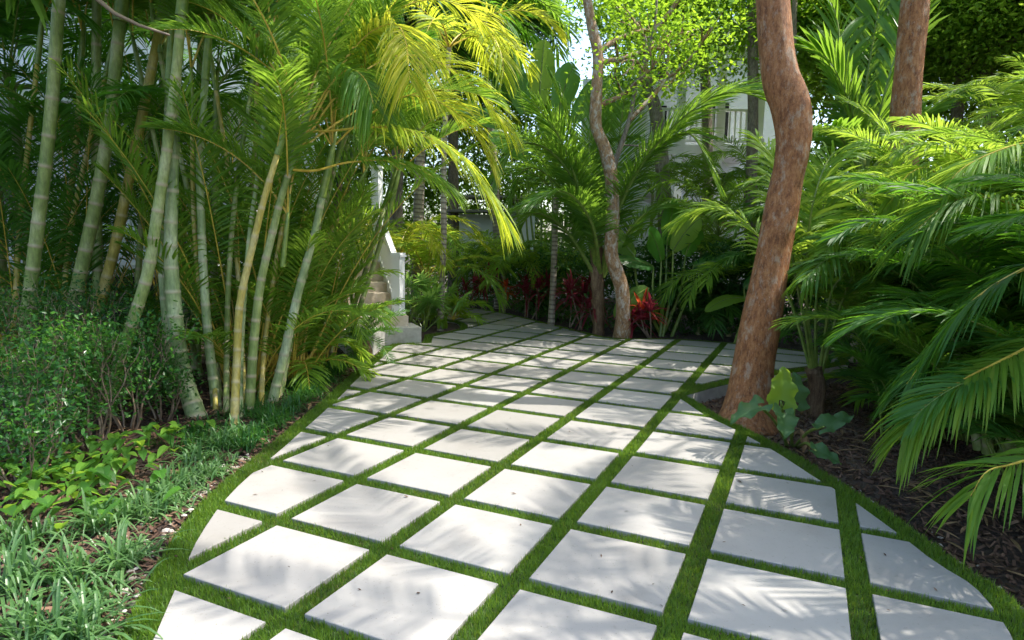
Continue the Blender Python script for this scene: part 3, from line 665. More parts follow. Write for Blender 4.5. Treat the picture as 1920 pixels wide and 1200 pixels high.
def house_back():
    r = thing('house', 'two storey white house with shutters and a balcony among the palms', 'house')
    def rect(name, px0, py0, px1, py1, dist, th, mat, par=None, extra=None):
        a = P(px0, py0, dist); b = P(px1, py1, dist); mb = MB()
        mb.box(((a[0] + b[0]) / 2, dist + th / 2, (a[2] + b[2]) / 2), (abs(b[0] - a[0]), th, abs(a[2] - b[2])))
        return mb.build(name, M[mat], par if par else r)
    D = 19.5
    # main wall and gable
    a = P(1085, 470, D); b = P(1500, 100, D); zt = P(1300, 150, D)[2]
    mb = MB(); mb.box(((a[0] + b[0]) / 2, D + .25, zt / 2), (b[0] - a[0], .3, zt)); mb.build('wall', M['housewall'], r)
    gx0, gx1, ap = P(1230, 150, D)[0], P(1500, 150, D)[0], P(1385, 70, D)
    mb = MB(); v = [[gx0, D + .1, zt], [gx1, D + .1, zt], [ap[0], D + .1, ap[2]], [gx0, D + .4, zt], [gx1, D + .4, zt], [ap[0], D + .4, ap[2]]]
    mb.add(v, [[0, 1, 4, 3], [1, 2, 5, 4], [2, 0, 3, 5]]); mb.F.append(np.array([[0, 2, 1], [3, 4, 5]])); mb.M.append(0); mb.build('gable', M['housewall'], r)
    for (s, e) in (((gx0 - .5, zt - .35), (ap[0], ap[2] + .15)), ((gx1 + .5, zt - .35), (ap[0], ap[2] + .15))):
        mb = MB(); mb.bar((s[0], D - .3, s[1]), (e[0], D - .3, e[1]), .12, .3); mb.bar((s[0], D + .6, s[1] + .2), (e[0], D + .6, e[1] + .2), 2.2, .1, 1)
        mb.build('roof_edge', [M['white'], M['roof']], r)
    # louvred shutters and lattice
    for (x0, y0, x1, y1) in ((1105, 175, 1185, 215), (1240, 378, 1275, 425), (960, 372, 1010, 420), (1130, 395, 1170, 440)):
        w_ = rect('shutter', x0, y0, x1, y1, D - .12, .08, 'white'); a = P(x0, y0, D); b = P(x1, y1, D); mb = MB()
        for z in np.arange(b[2] + .06, a[2] - .05, .11): mb.bar((a[0] + .06, D - .18, z), (b[0] - .06, D - .18, z), .07, .035)
        mb.build('louvre', M['white'], w_)
    a, b = P(1105, 218, D), P(1185, 250, D); mb = MB()
    for q in np.arange(0, b[0] - a[0], .12):
        h_ = a[2] - b[2]
        mb.bar((a[0] + q, D - .14, b[2]), (a[0] + q + h_ * .8, D - .14, a[2]), .03, .03); mb.bar((a[0] + q + h_ * .8, D - .1, b[2]), (a[0] + q, D - .1, a[2]), .03, .03)
    mb.build('lattice', M['white'], r)
    # balcony
    zb = P(1300, 272, D - 1.6)[2]; bx0, bx1 = P(1195, 272, D - 1.6)[0], P(1430, 272, D - 1.6)[0]
    mb = MB(); mb.box(((bx0 + bx1) / 2, D - .75, zb - .12), (bx1 - bx0, 1.7, .25)); mb.build('balcony_floor', M['white'], r)
    mb = MB(); mb.box(((bx0 + bx1) / 2, D - 1.5, zb + .95), (bx1 - bx0, .08, .07)); mb.box(((bx0 + bx1) / 2, D - 1.5, zb + .12), (bx1 - bx0, .06, .06))
    for q in np.arange(bx0 + .1, bx1, .15): mb.box((q, D - 1.5, zb + .53), (.045, .045, .78))
    mb.build('railing', M['white'], r)
    for q in np.linspace(bx0 + .1, bx1 - .1, 4):
        mb = MB(); mb.box((q, D - 1.47, zb / 2 + 1.4), (.2, .2, zb + 2.8)); mb.box((q, D - 1.5, zb + .05), (.26, .26, .3)); mb.build('column', M['white'], r)
    for (x0, y0, x1, y1) in ((1215, 195, 1250, 262), (1330, 190, 1365, 262), (1330, 320, 1370, 400), (1390, 330, 1425, 410)):
        w_ = rect('window', x0, y0, x1, y1, D - .1, .1, 'white'); a = P(x0, y0, D); b = P(x1, y1, D); mb = MB()
        mb.box(((a[0] + b[0]) / 2, D - .13, (a[2] + b[2]) / 2), (abs(b[0] - a[0]) - .14, .04, a[2] - b[2] - .14)); mb.build('pane', M['dk'], w_)
    # lower porch roof with rust coloured edge
    a = P(1240, 380, D - 3); b = P(1330, 402, D - 3); mb = MB()
    mb.bar((a[0], D - 2.6, a[2]), (b[0] + .8, D - 2.6, b[2] - .3), .1, .14, 0); mb.bar((a[0] - .2, D - 1.4, a[2] + .3), (b[0] + .8, D - 1.4, b[2] + .0), 2.2, .06, 1); mb.build('porch_roof', [M['roofred'], M['housewall']], r)
    rect('lower_wall', 1200, 395, 1460, 600, D - 2.2, .2, 'housewall')
    settle(r, (4.5, D, 0))
    # small outbuilding with a shingle roof
    s = thing('garden_shed', 'low building with a grey shingle roof edge behind the yellow palm', 'shed')
    D2 = 18.5; a = P(846, 396, D2); b = P(905, 372, D2); mb = MB()
    mb.bar((a[0] - .1, D2, a[2]), (b[0] + 1.2, D2, a[2] + .02), .9, .06, 0); mb.bar((a[0] + .2, D2 + .9, a[2] + .45), (b[0] + 1.2, D2 + .9, a[2] + .47), 1.2, .06, 0); mb.build('roof', M['roof'], s)
    mb = MB(); mb.box((a[0] + 1.3, D2 + 1.1, a[2] / 2 - .05), (2.2, 1.6, a[2] - .02)); mb.build('wall', M['housewall'], s); settle(s, (a[0] + 1.2, D2, 0))
house_back()

# ---------------------------------------------------------------- left side: tall green canes with feathery crowns
YD = 6.1
def px(pts, dd): return [P(x, y, dd if np.isscalar(dd) else dd[i]) for i, (x, y) in enumerate(pts)]
def on(pt):                            # put the first point on the ground
    q = np.array(pt, float); q[2] = -.08; return q
def tall_palm(label, pts, dist, w0, w1, cm, nf, L, mat, rmat, base=None, group='tall palms with ringed canes', name='cane_palm', hero=(), **kw):
    root = thing(name, label, 'palm', group); p = px(pts, dist)
    if base is not None: p = [np.array([*G(*base)[:2], -.08])] + p
    else: p = [p[0] + [0, 0, -.0]] + p[1:]; b = p[0].copy(); 
    if base is None:
        b = p[0] - (p[1] - p[0]) * ((p[0][2] + .08) / max(p[1][2] - p[0][2], .1)) * .8; b[2] = -.08
        p = [b] + p
    d0 = dist if np.isscalar(dist) else dist[0]
    cane(root, p, w0 * d0 / FOC / 2 * .9, w1 * d0 / FOC / 2 * .9, cm, .15)
    top = np.array(p[-1])
    sh = MB(); dr = nz(np.array(p[-1]) - p[-2]); sh.tube([top, top + dr * .35, top + dr * .7], [w1 * d0 / FOC / 2 * 1.15, w1 * d0 / FOC / 2, w1 * d0 / FOC / 5], 10); sh.build('crownshaft', M['rach_g'], root, True)
    if nf: crownfronds(root, top + dr * .5, nf, L, mat, rmat, **kw)
    for hp, hk in hero: frond(root, spline(hp, 34), **hk)
    settle(root, p[0]); return root
kd = dict(n=76, ll=.46, lw=.0165, rad=.011, droop=.22, jit=.06, lift=28)
tall_palm('leftmost tall cane with a scarred pale stem rising out of the shrubs', [(52, 587), (67, 457), (92, 250), (103, 110), (115, -60)], 6.4, 27, 22, 'cane', 8, 2.3, 'areca_deep', 'rach_g', el=(40, 85), bend=(45, 95), **kd)
tall_palm('second tall green cane from the left edge behind the shrub bed', [(140, 565), (167, 440), (180, 380), (205, 230), (225, 40)], 6.9, 28, 22, 'cane', 8, 2.2, 'areca_deep', 'rach_y', el=(38, 85), bend=(45, 95), **kd)
tall_palm('yellow green cane in front of the raised white porch floor', [(182, 590), (215, 465), (235, 370), (262, 240), (298, 60)], 7.2, 23, 17, 'cane_y', 7, 2.1, 'areca', 'rach_y', el=(38, 85), bend=(45, 95), **kd)
tall_palm('long cane leaning right across the shrubs from a base hidden in leaves', [(232, 655), (275, 520), (295, 400), (312, 290), (327, 170), (340, 30)], 5.9, 26, 18, 'cane', 8, 2.2, 'areca_deep', 'rach_y', el=(38, 85), bend=(45, 95), **kd)
tall_palm('dark straight cane just left of the thick kinked cane', [(313, 620), (305, 520), (300, 400), (312, 260), (318, 150)], 6.6, 18, 14, 'cane_b', 6, 2.0, 'areca_deep', 'rach_g', el=(38, 85), bend=(45, 95), **kd)
tall_palm('thickest cane with a swollen base bending left at the edge of the shrubs', [(342, 695), (328, 590), (320, 470), (323, 360), (330, 180), (335, 90)], 6.05, 38, 15, 'cane_b', 6, 2.1, 'areca', 'rach_y', base=(370, 772), el=(42, 86), bend=(45, 90), **kd)
tall_palm('straight cane standing just right of the thickest cane', [(392, 650), (382, 520), (377, 400), (375, 280), (385, 150)], 6.3, 20, 13, 'cane_b', 5, 2.0, 'areca', 'rach_g', base=(407, 758), el=(42, 86), bend=(45, 90), **kd)
tall_palm('dull cane in the shade behind the straight canes', [(408, 650), (402, 520), (402, 400), (405, 250)], 7.4, 16, 12, 'cane', 7, 2.0, 'areca_deep', 'rach_g', el=(42, 86), bend=(45, 90), **kd)
tall_palm('orange topped cane at the front of the cane cluster', [(444, 680), (450, 570), (474, 460), (496, 370), (520, 290)], 5.9, 18, 12, 'cane_y', 4, 1.7, 'areca', 'rach_y', base=(438, 786), el=(50, 86), bend=(40, 80), azr=(190, 380), **kd)
D0 = 6.1
for lab, pts, dist, wd, cm, bs in (
    ('thin green cane just left of the orange topped cane', [(425, 660), (428, 540), (436, 420), (450, 300), (470, 180)], 6.5, 12, 'cane', (424, 772)),
    ('thin yellow cane crossing behind the orange topped cane', [(455, 660), (448, 540), (438, 420), (425, 300), (405, 170)], 6.7, 10, 'cane_y', (458, 765)),
    ('thin yellow cane between the golden frond cane and the stout pale one', [(496, 650), (512, 530), (530, 420), (556, 300)], 6.8, 11, 'cane_y', (488, 758)),
    ('thin green cane fanning right at the back of the cluster', [(545, 640), (566, 540), (592, 430), (622, 330), (650, 250)], 7.0, 12, 'cane', (524, 735)),
    ('thin green cane leaning left at the back of the cluster', [(400, 640), (380, 500), (352, 360), (322, 220), (300, 100)], 7.2, 12, 'cane', (412, 740)),
    ('yellow cane rising straight through the middle of the cluster', [(470, 650), (474, 520), (476, 380), (480, 240), (482, 120)], 7.0, 12, 'cane_y', (470, 745)),
    ('thin yellow cane at the far left behind the shrubs', [(100, 590), (118, 450), (140, 300), (150, 150)], 7.6, 14, 'cane_y', (92, 690)),
    ('slim yellow cane touching the left side of the straight cane', [(398, 660), (372, 520), (362, 380), (360, 230)], 6.4, 10, 'cane_y', (404, 765)),
    ('slim green cane right behind the stout pale cane', [(540, 650), (572, 520), (606, 400), (632, 300)], 6.9, 11, 'cane', (516, 742)),
    ('slim pale cane between the two front yellow canes', [(452, 670), (458, 560), (468, 440), (484, 320), (498, 200)], 6.3, 11, 'cane_b', (450, 778)),
    ('slim yellow cane bending right above the foot palm', [(530, 650), (560, 560), (600, 470), (640, 400)], 7.2, 9, 'cane_y', (512, 728)),
    ('slim green cane leaning left above the shrubs', [(350, 600), (330, 460), (300, 310), (268, 160)], 7.3, 11, 'cane', (380, 700)),
    ('slim yellow cane left of the second tall cane', [(118, 590), (130, 450), (160, 300), (196, 150)], 7.4, 12, 'cane_y', (108, 690)),
    ('slim yellow cane near the left edge of the shrubs', [(28, 590), (36, 440), (52, 280), (70, 120)], 7.2, 12, 'cane_y', (22, 690)),
    ('thin green cane behind the leaning cane and the porch floor', [(255, 600), (262, 470), (272, 330), (284, 190)], 7.8, 14, 'cane', (250, 690))):
    tall_palm(lab, pts, dist, wd, wd * .75, cm, 3, 1.6, 'areca', 'rach_y', base=bs, el=(62, 88), bend=(30, 65), group='thin canes in the cluster', **kd)
H = lambda pts, **k: ([P(x, y, d) for (x, y, d) in pts], dict(dict(mat='areca_gold', rmat='rach_y', n=84, L=.5, wd=.017, rad=.013, t0=.28, droop=.4, lift=14, jit=.06), **k))
tall_palm('slender cane carrying the arching sunlit golden fronds over the paving', [(476, 640), (489, 530), (510, 440), (530, 360), (552, 292)], 6.1, 21, 13, 'cane', 0, 2, 'areca', 'rach_y', base=(466, 766), hero=[
    H([(552, 292, 6.1), (575, 250, 6.05), (617, 246, 6.0), (700, 238, 5.9), (770, 246, 5.85), (850, 283, 5.8), (905, 345, 5.8), (945, 410, 5.85)], t0=.35, L=.52, lift=6),
    H([(545, 318, 6.1), (590, 320, 6.1), (650, 305, 6.1), (717, 301, 6.15), (783, 316, 6.2), (838, 348, 6.25)], mat='areca', t0=.4, L=.45),
    H([(552, 290, 6.1), (580, 225, 6.1), (618, 160, 6.1), (655, 130, 6.0), (685, 150, 5.8), (700, 195, 5.7)], t0=.42, mat='areca', L=.5, droop=.7),
    H([(556, 285, 6.1), (600, 200, 6.2), (650, 110, 6.3), (695, 60, 6.3), (740, 45, 6.2), (760, 75, 6.0), (768, 150, 5.8)], t0=.45, L=.55, droop=.5),
    H([(556, 285, 6.1), (610, 180, 6.3), (670, 80, 6.6), (760, 10, 6.9), (850, 5, 7.1), (930, 60, 7.3)], t0=.4, L=.6, lift=20),
    H([(558, 285, 6.1), (640, 170, 6.4), (740, 105, 6.8), (830, 120, 7.1), (900, 175, 7.3), (950, 240, 7.4)], t0=.4, L=.55, lift=20),
    H([(550, 290, 6.1), (640, 225, 6.5), (730, 180, 6.9), (820, 190, 7.2), (885, 240, 7.3), (915, 300, 7.3)], t0=.4, L=.55, lift=20),
    H([(550, 290, 6.1), (585, 160, 6.2), (640, 40, 6.3), (700, -40, 6.3), (790, -50, 6.4)], t0=.35, L=.6, lift=25, mat='lime')])
tall_palm('stout pale cane leaning right at the turf edge of the cane cluster', [(533, 663), (550, 587), (568, 515), (588, 445), (604, 370)], 6.5, 21, 14, 'cane_b', 6, 2.1, 'areca', 'rach_y', base=(508, 748), el=(45, 86), bend=(45, 85), **kd)
tall_palm('short orange cane leaning right at the foot of the cluster', [(492, 700), (507, 640), (522, 580), (530, 500)], 6.2, 12, 9, 'cane_y', 4, 1.6, 'areca', 'rach_y', base=(480, 748), el=(40, 85), bend=(40, 90), **kd)
for lab, pts, dist, wd, cm, bs in (
    ('brown mottled stem leaning right beside the stairs', [(590, 600), (605, 520), (622, 430), (640, 330)], 8.2, 14, 'cane_d', (575, 668)),
    ('second brown stem leaning right next to the stairs', [(605, 590), (622, 510), (640, 420), (655, 330)], 8.6, 13, 'cane_d', (590, 660)),
    ('thin green cane in front of the stone stairs', [(640, 560), (652, 505), (664, 440), (675, 370)], 9.0, 12, 'cane', (628, 640)),
    ('left cane of the crossing pair in front of the white railing', [(662, 580), (682, 520), (700, 455), (722, 385)], 8.8, 12, 'cane', (648, 640)),
    ('right cane of the crossing pair in front of the white railing', [(670, 590), (690, 530), (712, 460), (730, 392)], 8.7, 12, 'cane', (655, 645))):
    tall_palm(lab, pts, dist, wd, wd * .8, cm, 5, 1.5, 'areca' if 'cane' in lab else 'areca_deep', 'rach_y', base=bs, el=(45, 85), bend=(40, 90), group='canes by the stairs', **kd)
# a thicket of young fronds and stalks behind and between the canes
def stalks(root, b, n, L, mat, el=(66, 88), bend=(14, 46), t0=.46, rmat='rach_y', azr=(0, 360), kk=None):
    for i in range(n):
        az = azr[0] + (azr[1] - azr[0]) * (i + rng.uniform(0, 1)) / n; l = L * rng.uniform(.62, 1.1); a = math.radians(az)
        o = b + np.array([math.sin(a), math.cos(a), 0]) * rng.uniform(.02, .22)
        frond(root, arc(o, az, rng.uniform(*el), l, rng.uniform(*bend), curl=rng.uniform(-12, 12), pw=1.9), mat, rmat, **dict(dict(n=46, L=.42, wd=.018, rad=.011, t0=t0 * rng.uniform(.85, 1.15), droop=.28, jit=.06, lift=26), **(kk or {})))
def thicket(label, x, y, stems, h, L, mat, rmat, spread=.5, **kw):
    r = thing('palm_clump', label, 'palm', 'young palm clumps among the canes'); b = np.array([x, y, -.06])
    stalks(r, b, stems * 2 + 6, h[1] + .9, mat, rmat=rmat)
    stalks(r, b, stems, h[1] * .6 + .3, mat, rmat=rmat, t0=.3, el=(50, 85), bend=(30, 70)); settle(r, b); return r
for lab, (a, b), dd, st, h, L, mat in (
    ('young palm clump with yellow stalks at the far left of the shrubs', (30, 560), 7.6, 6, (1., 2.8), 1.9, 'areca_deep'),
    ('young palm clump with yellow stalks between the second and third canes', (150, 560), 7.9, 7, (1, 3.0), 1.9, 'areca_deep'),
    ('dense young palm clump screening the white porch posts', (330, 600), 8.6, 7, (1.2, 3.4), 1.9, 'areca_deep'),
    ('young clump of thin golden stalks behind the front canes', (455, 640), 7.0, 9, (.8, 2.6), 1.8, 'areca'),
    ('young clump of thin golden stalks behind the stout pale cane', (535, 640), 7.4, 9, (.7, 2.4), 1.8, 'areca'),
    ('leafy young palm clump right of the golden stalks', (590, 630), 8.2, 7, (.5, 1.6), 1.6, 'areca')):
    q = P(a, b, dd); thicket(lab, q[0], q[1], st, h, L, mat, 'rach_y')
# taller palms forming the dark wall behind the canes
for lab, x, y, h, L in (
    ('tall dark palm behind the leftmost cane', -6.6, 8.2, 4.2, 2.6), ('tall dark palm behind the porch canes', -5.0, 9.0, 4.6, 2.6),
    ('tall dark palm behind the thickest cane', -4.0, 8.0, 4.4, 2.6), ('tall dark palm behind the golden fronds', -3.4, 9.3, 5.2, 2.7),
    ('tall dark palm in front of the porch railing', -5.9, 7.7, 3.4, 2.4), ('tall dark palm near the far end of the porch', -7.6, 9.3, 5.0, 2.6), ('tall dark palm close behind the second cane', -4.9, 7.5, 4.9, 2.4),
    ('tall dark palm above the stairs', -3.9, 11.6, 5.0, 2.7), ('tall dark palm at the left end of the porch', -6.9, 6.2, 4.6, 2.6)):
    r_ = thing('feather_palm', lab, 'palm', 'tall dark palms behind the canes'); b = np.array([x, y, -.08])
    cane(r_, [b, b + [.1, 0, h * .5], b + [rng.uniform(-.3, .3), 0, h]], .06, .045, 'cane', .2)
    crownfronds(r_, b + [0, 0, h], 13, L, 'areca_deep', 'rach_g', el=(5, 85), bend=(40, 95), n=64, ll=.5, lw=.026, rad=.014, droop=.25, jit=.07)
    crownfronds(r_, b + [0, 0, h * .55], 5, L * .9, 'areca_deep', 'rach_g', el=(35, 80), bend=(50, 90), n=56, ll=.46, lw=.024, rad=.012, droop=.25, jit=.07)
    settle(r_, b)
# near frond hanging into the upper left corner
r_ = thing('feather_palm', 'palm whose broad pale green frond hangs into the upper left corner', 'palm'); b = np.array([-3.6, 4.0, -.08])
cane(r_, [b, b + [.05, 0, 1.8], b + [0.0, 0, 3.6]], .06, .05, 'cane', .2)
T0 = b + [0, 0, 3.7]
for az, el, L, bd in ((60, 60, 2.0, 120), (20, 50, 2.2, 100), (100, 55, 1.8, 110), (150, 40, 2.0, 90), (220, 40, 2.2, 100), (290, 45, 2.2, 100), (340, 50, 2.2, 110)):
    frond(r_, arc(T0, az, el, L, bd), 'coco', 'rach_g', n=36, L=.55, wd=.045, rad=.014, droop=.5)
settle(r_, b)
# fallen branch hanging at top left
r_ = MB(); r_.tube([P(172, -10, 4.6), P(215, 25, 4.6), P(262, 48, 4.6), P(318, 66, 4.6)], [.016, .014, .012, .007], 8, wob=.1)
tag(r_.build('dead_branch', M['cane_d'], smooth=True), 'bare dark branch caught high among the canes', 'branch')
# red leaved plants; the porch one stands in for an unidentified red object
def cordyline(label, base, h, n, L, mat, W=.055, hot=0, group='red leaved plants along the dark hedge'):
    r = thing('cordyline', label, 'plant', group); b = np.array(base, float); b[2] = -.06; k = rng.integers(2, 5)
    for i in range(k):
        t = b + [rng.normal(0, .14), rng.normal(0, .1), h * rng.uniform(.55, 1)]
        mb = MB(); mb.tube([b + [rng.normal(0, .04), 0, 0], (b + t) / 2 + rng.normal(0, .015, 3), t], [.016, .013, .012], 7); mb.build('stem', M['rach_w'], r, True)
        mb = MB(); blades(mb, t, n, L, W, el=(5, 85), droop=(.05, .7), fold=.35, prof=(.35, .8, 1, .75, .03), br=.015); blades(mb, t - [0, 0, .12], n // 2, L, W, el=(-10, 40), droop=(.2, .9), fold=.35, prof=(.35, .8, 1, .75, .03), br=.015)
        mb.build('foliage', M['red_hot'] if (hot and i == 0) else M[mat], r)
    settle(r, b)
cordyline('small dark red plant standing in for an unidentified object under the white porch', P(283, 590, 8.3), .75, 20, .4, 'red', .05, group='stand-in plants')
for lab, p_, h, n, L, hot in (
    ('dark red plant at the far left end of the red row', (885, 577), .8, 16, .5, 0), ('dull maroon plant second in the red row', (908, 580), .8, 18, .5, 0),
    ('bright crimson plant beneath the small arching palm', (948, 586), 1.0, 18, .42, 1), ('dark maroon plant right of the bright crimson one', (985, 594), .95, 20, .55, 0),
    ('tall dark maroon plant left of the ringed grey trunk', (1005, 598), 1.0, 20, .5, 0),
    ('broad maroon plant just right of the ringed grey trunk', (1070, 612), .85, 22, .55, 0), ('maroon plant under the fibrous palm stump', (1092, 617), .95, 22, .5, 0),
    ('low red plant left of the tan tree trunk', (1125, 627), .6, 18, .5, 0)):
    q = G(*p_); q = q + [0, .2, 0]; cordyline(lab, q, h, n, L, 'red', .05, hot)
cordyline('orange and red plant just right of the tan tree trunk', G(1222, 634) + [0, .2, 0], .62, 11, .52, 'red', .075, 1, 'red leaved plants by the tan trunk')

# ---------------------------------------------------------------- trees with real crowns
T1 = [np.array([*G(1403, 768)[:2], -.22]), P(1410, 700, 6.5), P(1428, 600, 6.5), P(1455, 450, 6.55), P(1473, 350, 6.6), P(1484, 300, 6.6), P(1489, 250, 6.62), P(1482, 195, 6.65), P(1464, 145, 6.7), P(1452, 60, 6.75), P(1448, -60, 6.8), P(1455, -330, 7.1)]
r1 = broad_tree('gumbo_tree', 'large reddish brown kinked tree trunk rising from the sandy bed beside the paving', 'tree', T1, .205, .165, 'gumbo', 'crown',
    [(None, (-.6, .1, .8)), (None, (.5, .4, .8)), (None, (.1, -.6, .8)), (None, (-.2, .6, .9))], L=2.2, depth=2, leaves=30, spr=.22, ls=.12, br=.09, group='reddish barked trees', k=40, wob=.03, rk=([0, .02, .06, .14, .3, .42, .5, .56, .62, .7, 1], [1.42, 1.2, 1.06, .98, .84, .80, .92, 1.0, .95, .88, .95]))
T2 = [np.array([4.9, 8.0, -.1]), P(1688, 430, 8.0), P(1693, 330, 8.0), P(1697, 220, 8.0), P(1705, 110, 8.0), P(1716, 0, 8.0), P(1728, -160, 8.0), P(1738, -300, 8.0)]
broad_tree('gumbo_tree', 'straight reddish brown trunk standing among the bright palms at the right', 'tree', T2, .18, .14, 'gumbo', 'crown',
    [(None, (-.4, -.2, .8)), (None, (.6, .2, .8)), (None, (.1, .6, .8))], L=1.8, depth=2, leaves=30, spr=.22, ls=.11, br=.08, group='reddish barked trees', k=24, wob=.025)
DS = 11.3
T3 = [np.array([*G(1168, 633)[:2], -.1]) + [0, .15, 0], P(1168, 590, DS), P(1166, 540, DS), P(1153, 500, DS), P(1146, 470, DS), P(1149, 400, DS), P(1146, 330, DS), P(1134, 278, DS), P(1117, 235, DS), P(1118, 170, DS), P(1121, 105, DS), P(1108, 40, DS), P(1098, -20, DS)]
r3 = broad_tree('small_tree', 'small crooked tree with mottled tan bark at the back edge of the paving', 'tree', T3, .14, .075, 'spotbark', 'crown',
    [(P(1123, 98, DS), (.5, .2, .75)), (None, (-.05, .4, 1)), (None, (.3, .3, .9)), (P(1117, 200, DS), (.8, .3, .5)), (None, (.9, .2, .4)), (P(1121, 120, DS), (.9, 0, .2)), (P(1180, 225, DS), (.5, .3, .8)), (P(1225, 60, DS), (.6, 0, .6))], L=1.0, depth=2, leaves=44, spr=.3, ls=.085, br=.05, tint=(.2, .9), k=20, wob=.06)
mb = MB(); mb.tube(spline([P(1146, 340, DS), P(1155, 300, DS), P(1180, 225, DS), P(1193, 160, DS), P(1225, 60, DS), P(1232, -10, DS)], 24), np.linspace(.05, .018, 24), 9)
mb.tube(spline([P(1170, 272, DS), P(1200, 275, DS), P(1226, 292, DS)], 10), .014, 6)
bo = mb.build('bough', M['greybark'], r3, True); bo.matrix_parent_inverse = Matrix.Translation(-r3.location)
def back_tree(label, base, pts, dist, r0, r1, n, L, mat='crown', barkm='greybark', leaves=60, depth=2, spr=.4, ls=.13, starts=None, group='broad leaved trees behind the palms', **kw):
    tp = [np.array([*P(base[0], base[1], dist)[:2], -.1])] + [P(x, y, dist) for x, y in pts]
    st = starts or [(None, (math.sin(a) * .8, math.cos(a) * .8, .7)) for a in np.linspace(0, 6.28, n, endpoint=False)]
    return broad_tree('broadleaf_tree', label, 'tree', tp, r0, r1, barkm, mat, st, L=L * .52, depth=depth, leaves=leaves, spr=spr, ls=ls, group=group, br=r1 * .5, **dict(dict(dens=3.2), **kw))
back_tree('grey trunked tree forking in front of the white house', (1250, 580), [(1248, 430), (1240, 300), (1228, 200), (1212, 165)], 15, .2, .13, 5, 2.2, 'crown', leaves=34, spr=.4, ls=.12)
back_tree('tall grey trunk just left of the large reddish trunk', (1410, 580), [(1408, 400), (1412, 200), (1410, 40), (1405, -60)], 14, .13, .1, 4, 1.6, 'crown', leaves=26, spr=.42, dens=1)
back_tree('thin dark trunk above the large upright frond', (1500, 560), [(1492, 300), (1488, 120), (1490, 0)], 13, .07, .05, 4, 1.6, 'crown', leaves=26, spr=.4, dens=1)
back_tree('yellow green tree filling the upper right corner', (1880, 560), [(1860, 300), (1850, 160), (1850, 110)], 12.5, .14, .1, 7, 2.4, 'lime', leaves=100, spr=.5, ls=.085, dens=5)
back_tree('bright leafy tree behind the second reddish trunk', (1780, 560), [(1790, 300), (1800, 140)], 13, .14, .1, 7, 2.2, 'lime', leaves=100, spr=.5, ls=.085, dens=5)
back_tree('dense green tree between the two reddish trunks', (1600, 560), [(1600, 300), (1590, 170)], 15, .14, .1, 7, 2.4, 'crown', leaves=80, spr=.5, dens=4)
back_tree('dense green tree over the house roof', (1330, 540), [(1325, 200), (1310, 20)], 17.5, .16, .12, 6, 2.4, 'crown', leaves=46, spr=.5, ls=.14)
back_tree('dark leafy tree left of the white sky gap', (850, 540), [(850, 300), (845, 140)], 19, .18, .12, 6, 2.6, 'dark', leaves=80, spr=.5, ls=.17)
back_tree('dark leafy tree behind the golden fronds', (740, 540), [(745, 300), (750, 80)], 17, .18, .12, 8, 4.2, 'crown', leaves=80, spr=.5, ls=.16)
back_tree('dark leafy tree over the left house roof', (400, 540), [(400, 250), (380, 60)], 14.5, .18, .12, 8, 4.4, 'dark', leaves=80, spr=.5, ls=.16)
back_tree('dark leafy tree beyond the porch at the left', (60, 540), [(60, 200), (60, 60)], 13.5, .18, .12, 8, 4.4, 'dark', leaves=80, spr=.5, ls=.16)
for lab, x, y, h in (('shade tree at the right end of the bed', 9.4, 7.6, 4.6), ('shade tree beyond the bed at the right', 10.5, 11.5, 4.6)):
    broad_tree('broadleaf_tree', lab, 'tree', [np.array([x, y, -.1]), np.array([x + .1, y, h * .5]), np.array([x - .2, y + .1, h])], .16, .11, 'greybark', 'lime',
        [(None, (math.sin(a) * .8, math.cos(a) * .8, .5)) for a in np.linspace(0, 6.28, 7, endpoint=False)], L=1.3, depth=2, leaves=110, spr=.42, ls=.13, group='shade trees on the right', br=.06)
for lab, x, y, h, n, L in (('tall feathery palm leaning over the near edge of the path', 4.3, 2.3, 2.9, 13, 2.3), ('very tall unseen palm added to dapple the middle slabs with shade', 5.3, 5.6, 6.4, 6, 3.2), ('very tall unseen palm added to dapple the nearest slabs with shade', 4.6, 2.9, 7.4, 7, 2.8), ('very tall unseen palm added to dapple the far slabs with shade', 7.6, 8.4, 7.2, 4, 2.8), ('tall feathery palm beside the near right bed', 6.0, 3.6, 3.8, 12, 2.3), ('tall feathery palm behind the viewer on the right', 4.6, .6, 3.4, 12, 2.4)):  # the very tall ones are unseen, added to throw frond shadows on the slabs
    r_ = thing('feather_palm', lab, 'palm', 'tall palms shading the near path'); b = np.array([x, y, -.1])
    cane(r_, [b, b + [.05, 0, h * .5], b + [-.1, 0, h]], .07, .055, 'cane', .2)
    crownfronds(r_, b + [-.1, 0, h], n, L, 'areca', 'rach_g', el=(20, 78), bend=(45, 85), n=66, ll=.5, lw=.026, rad=.014, droop=.22, jit=.05)
    settle(r_, b)

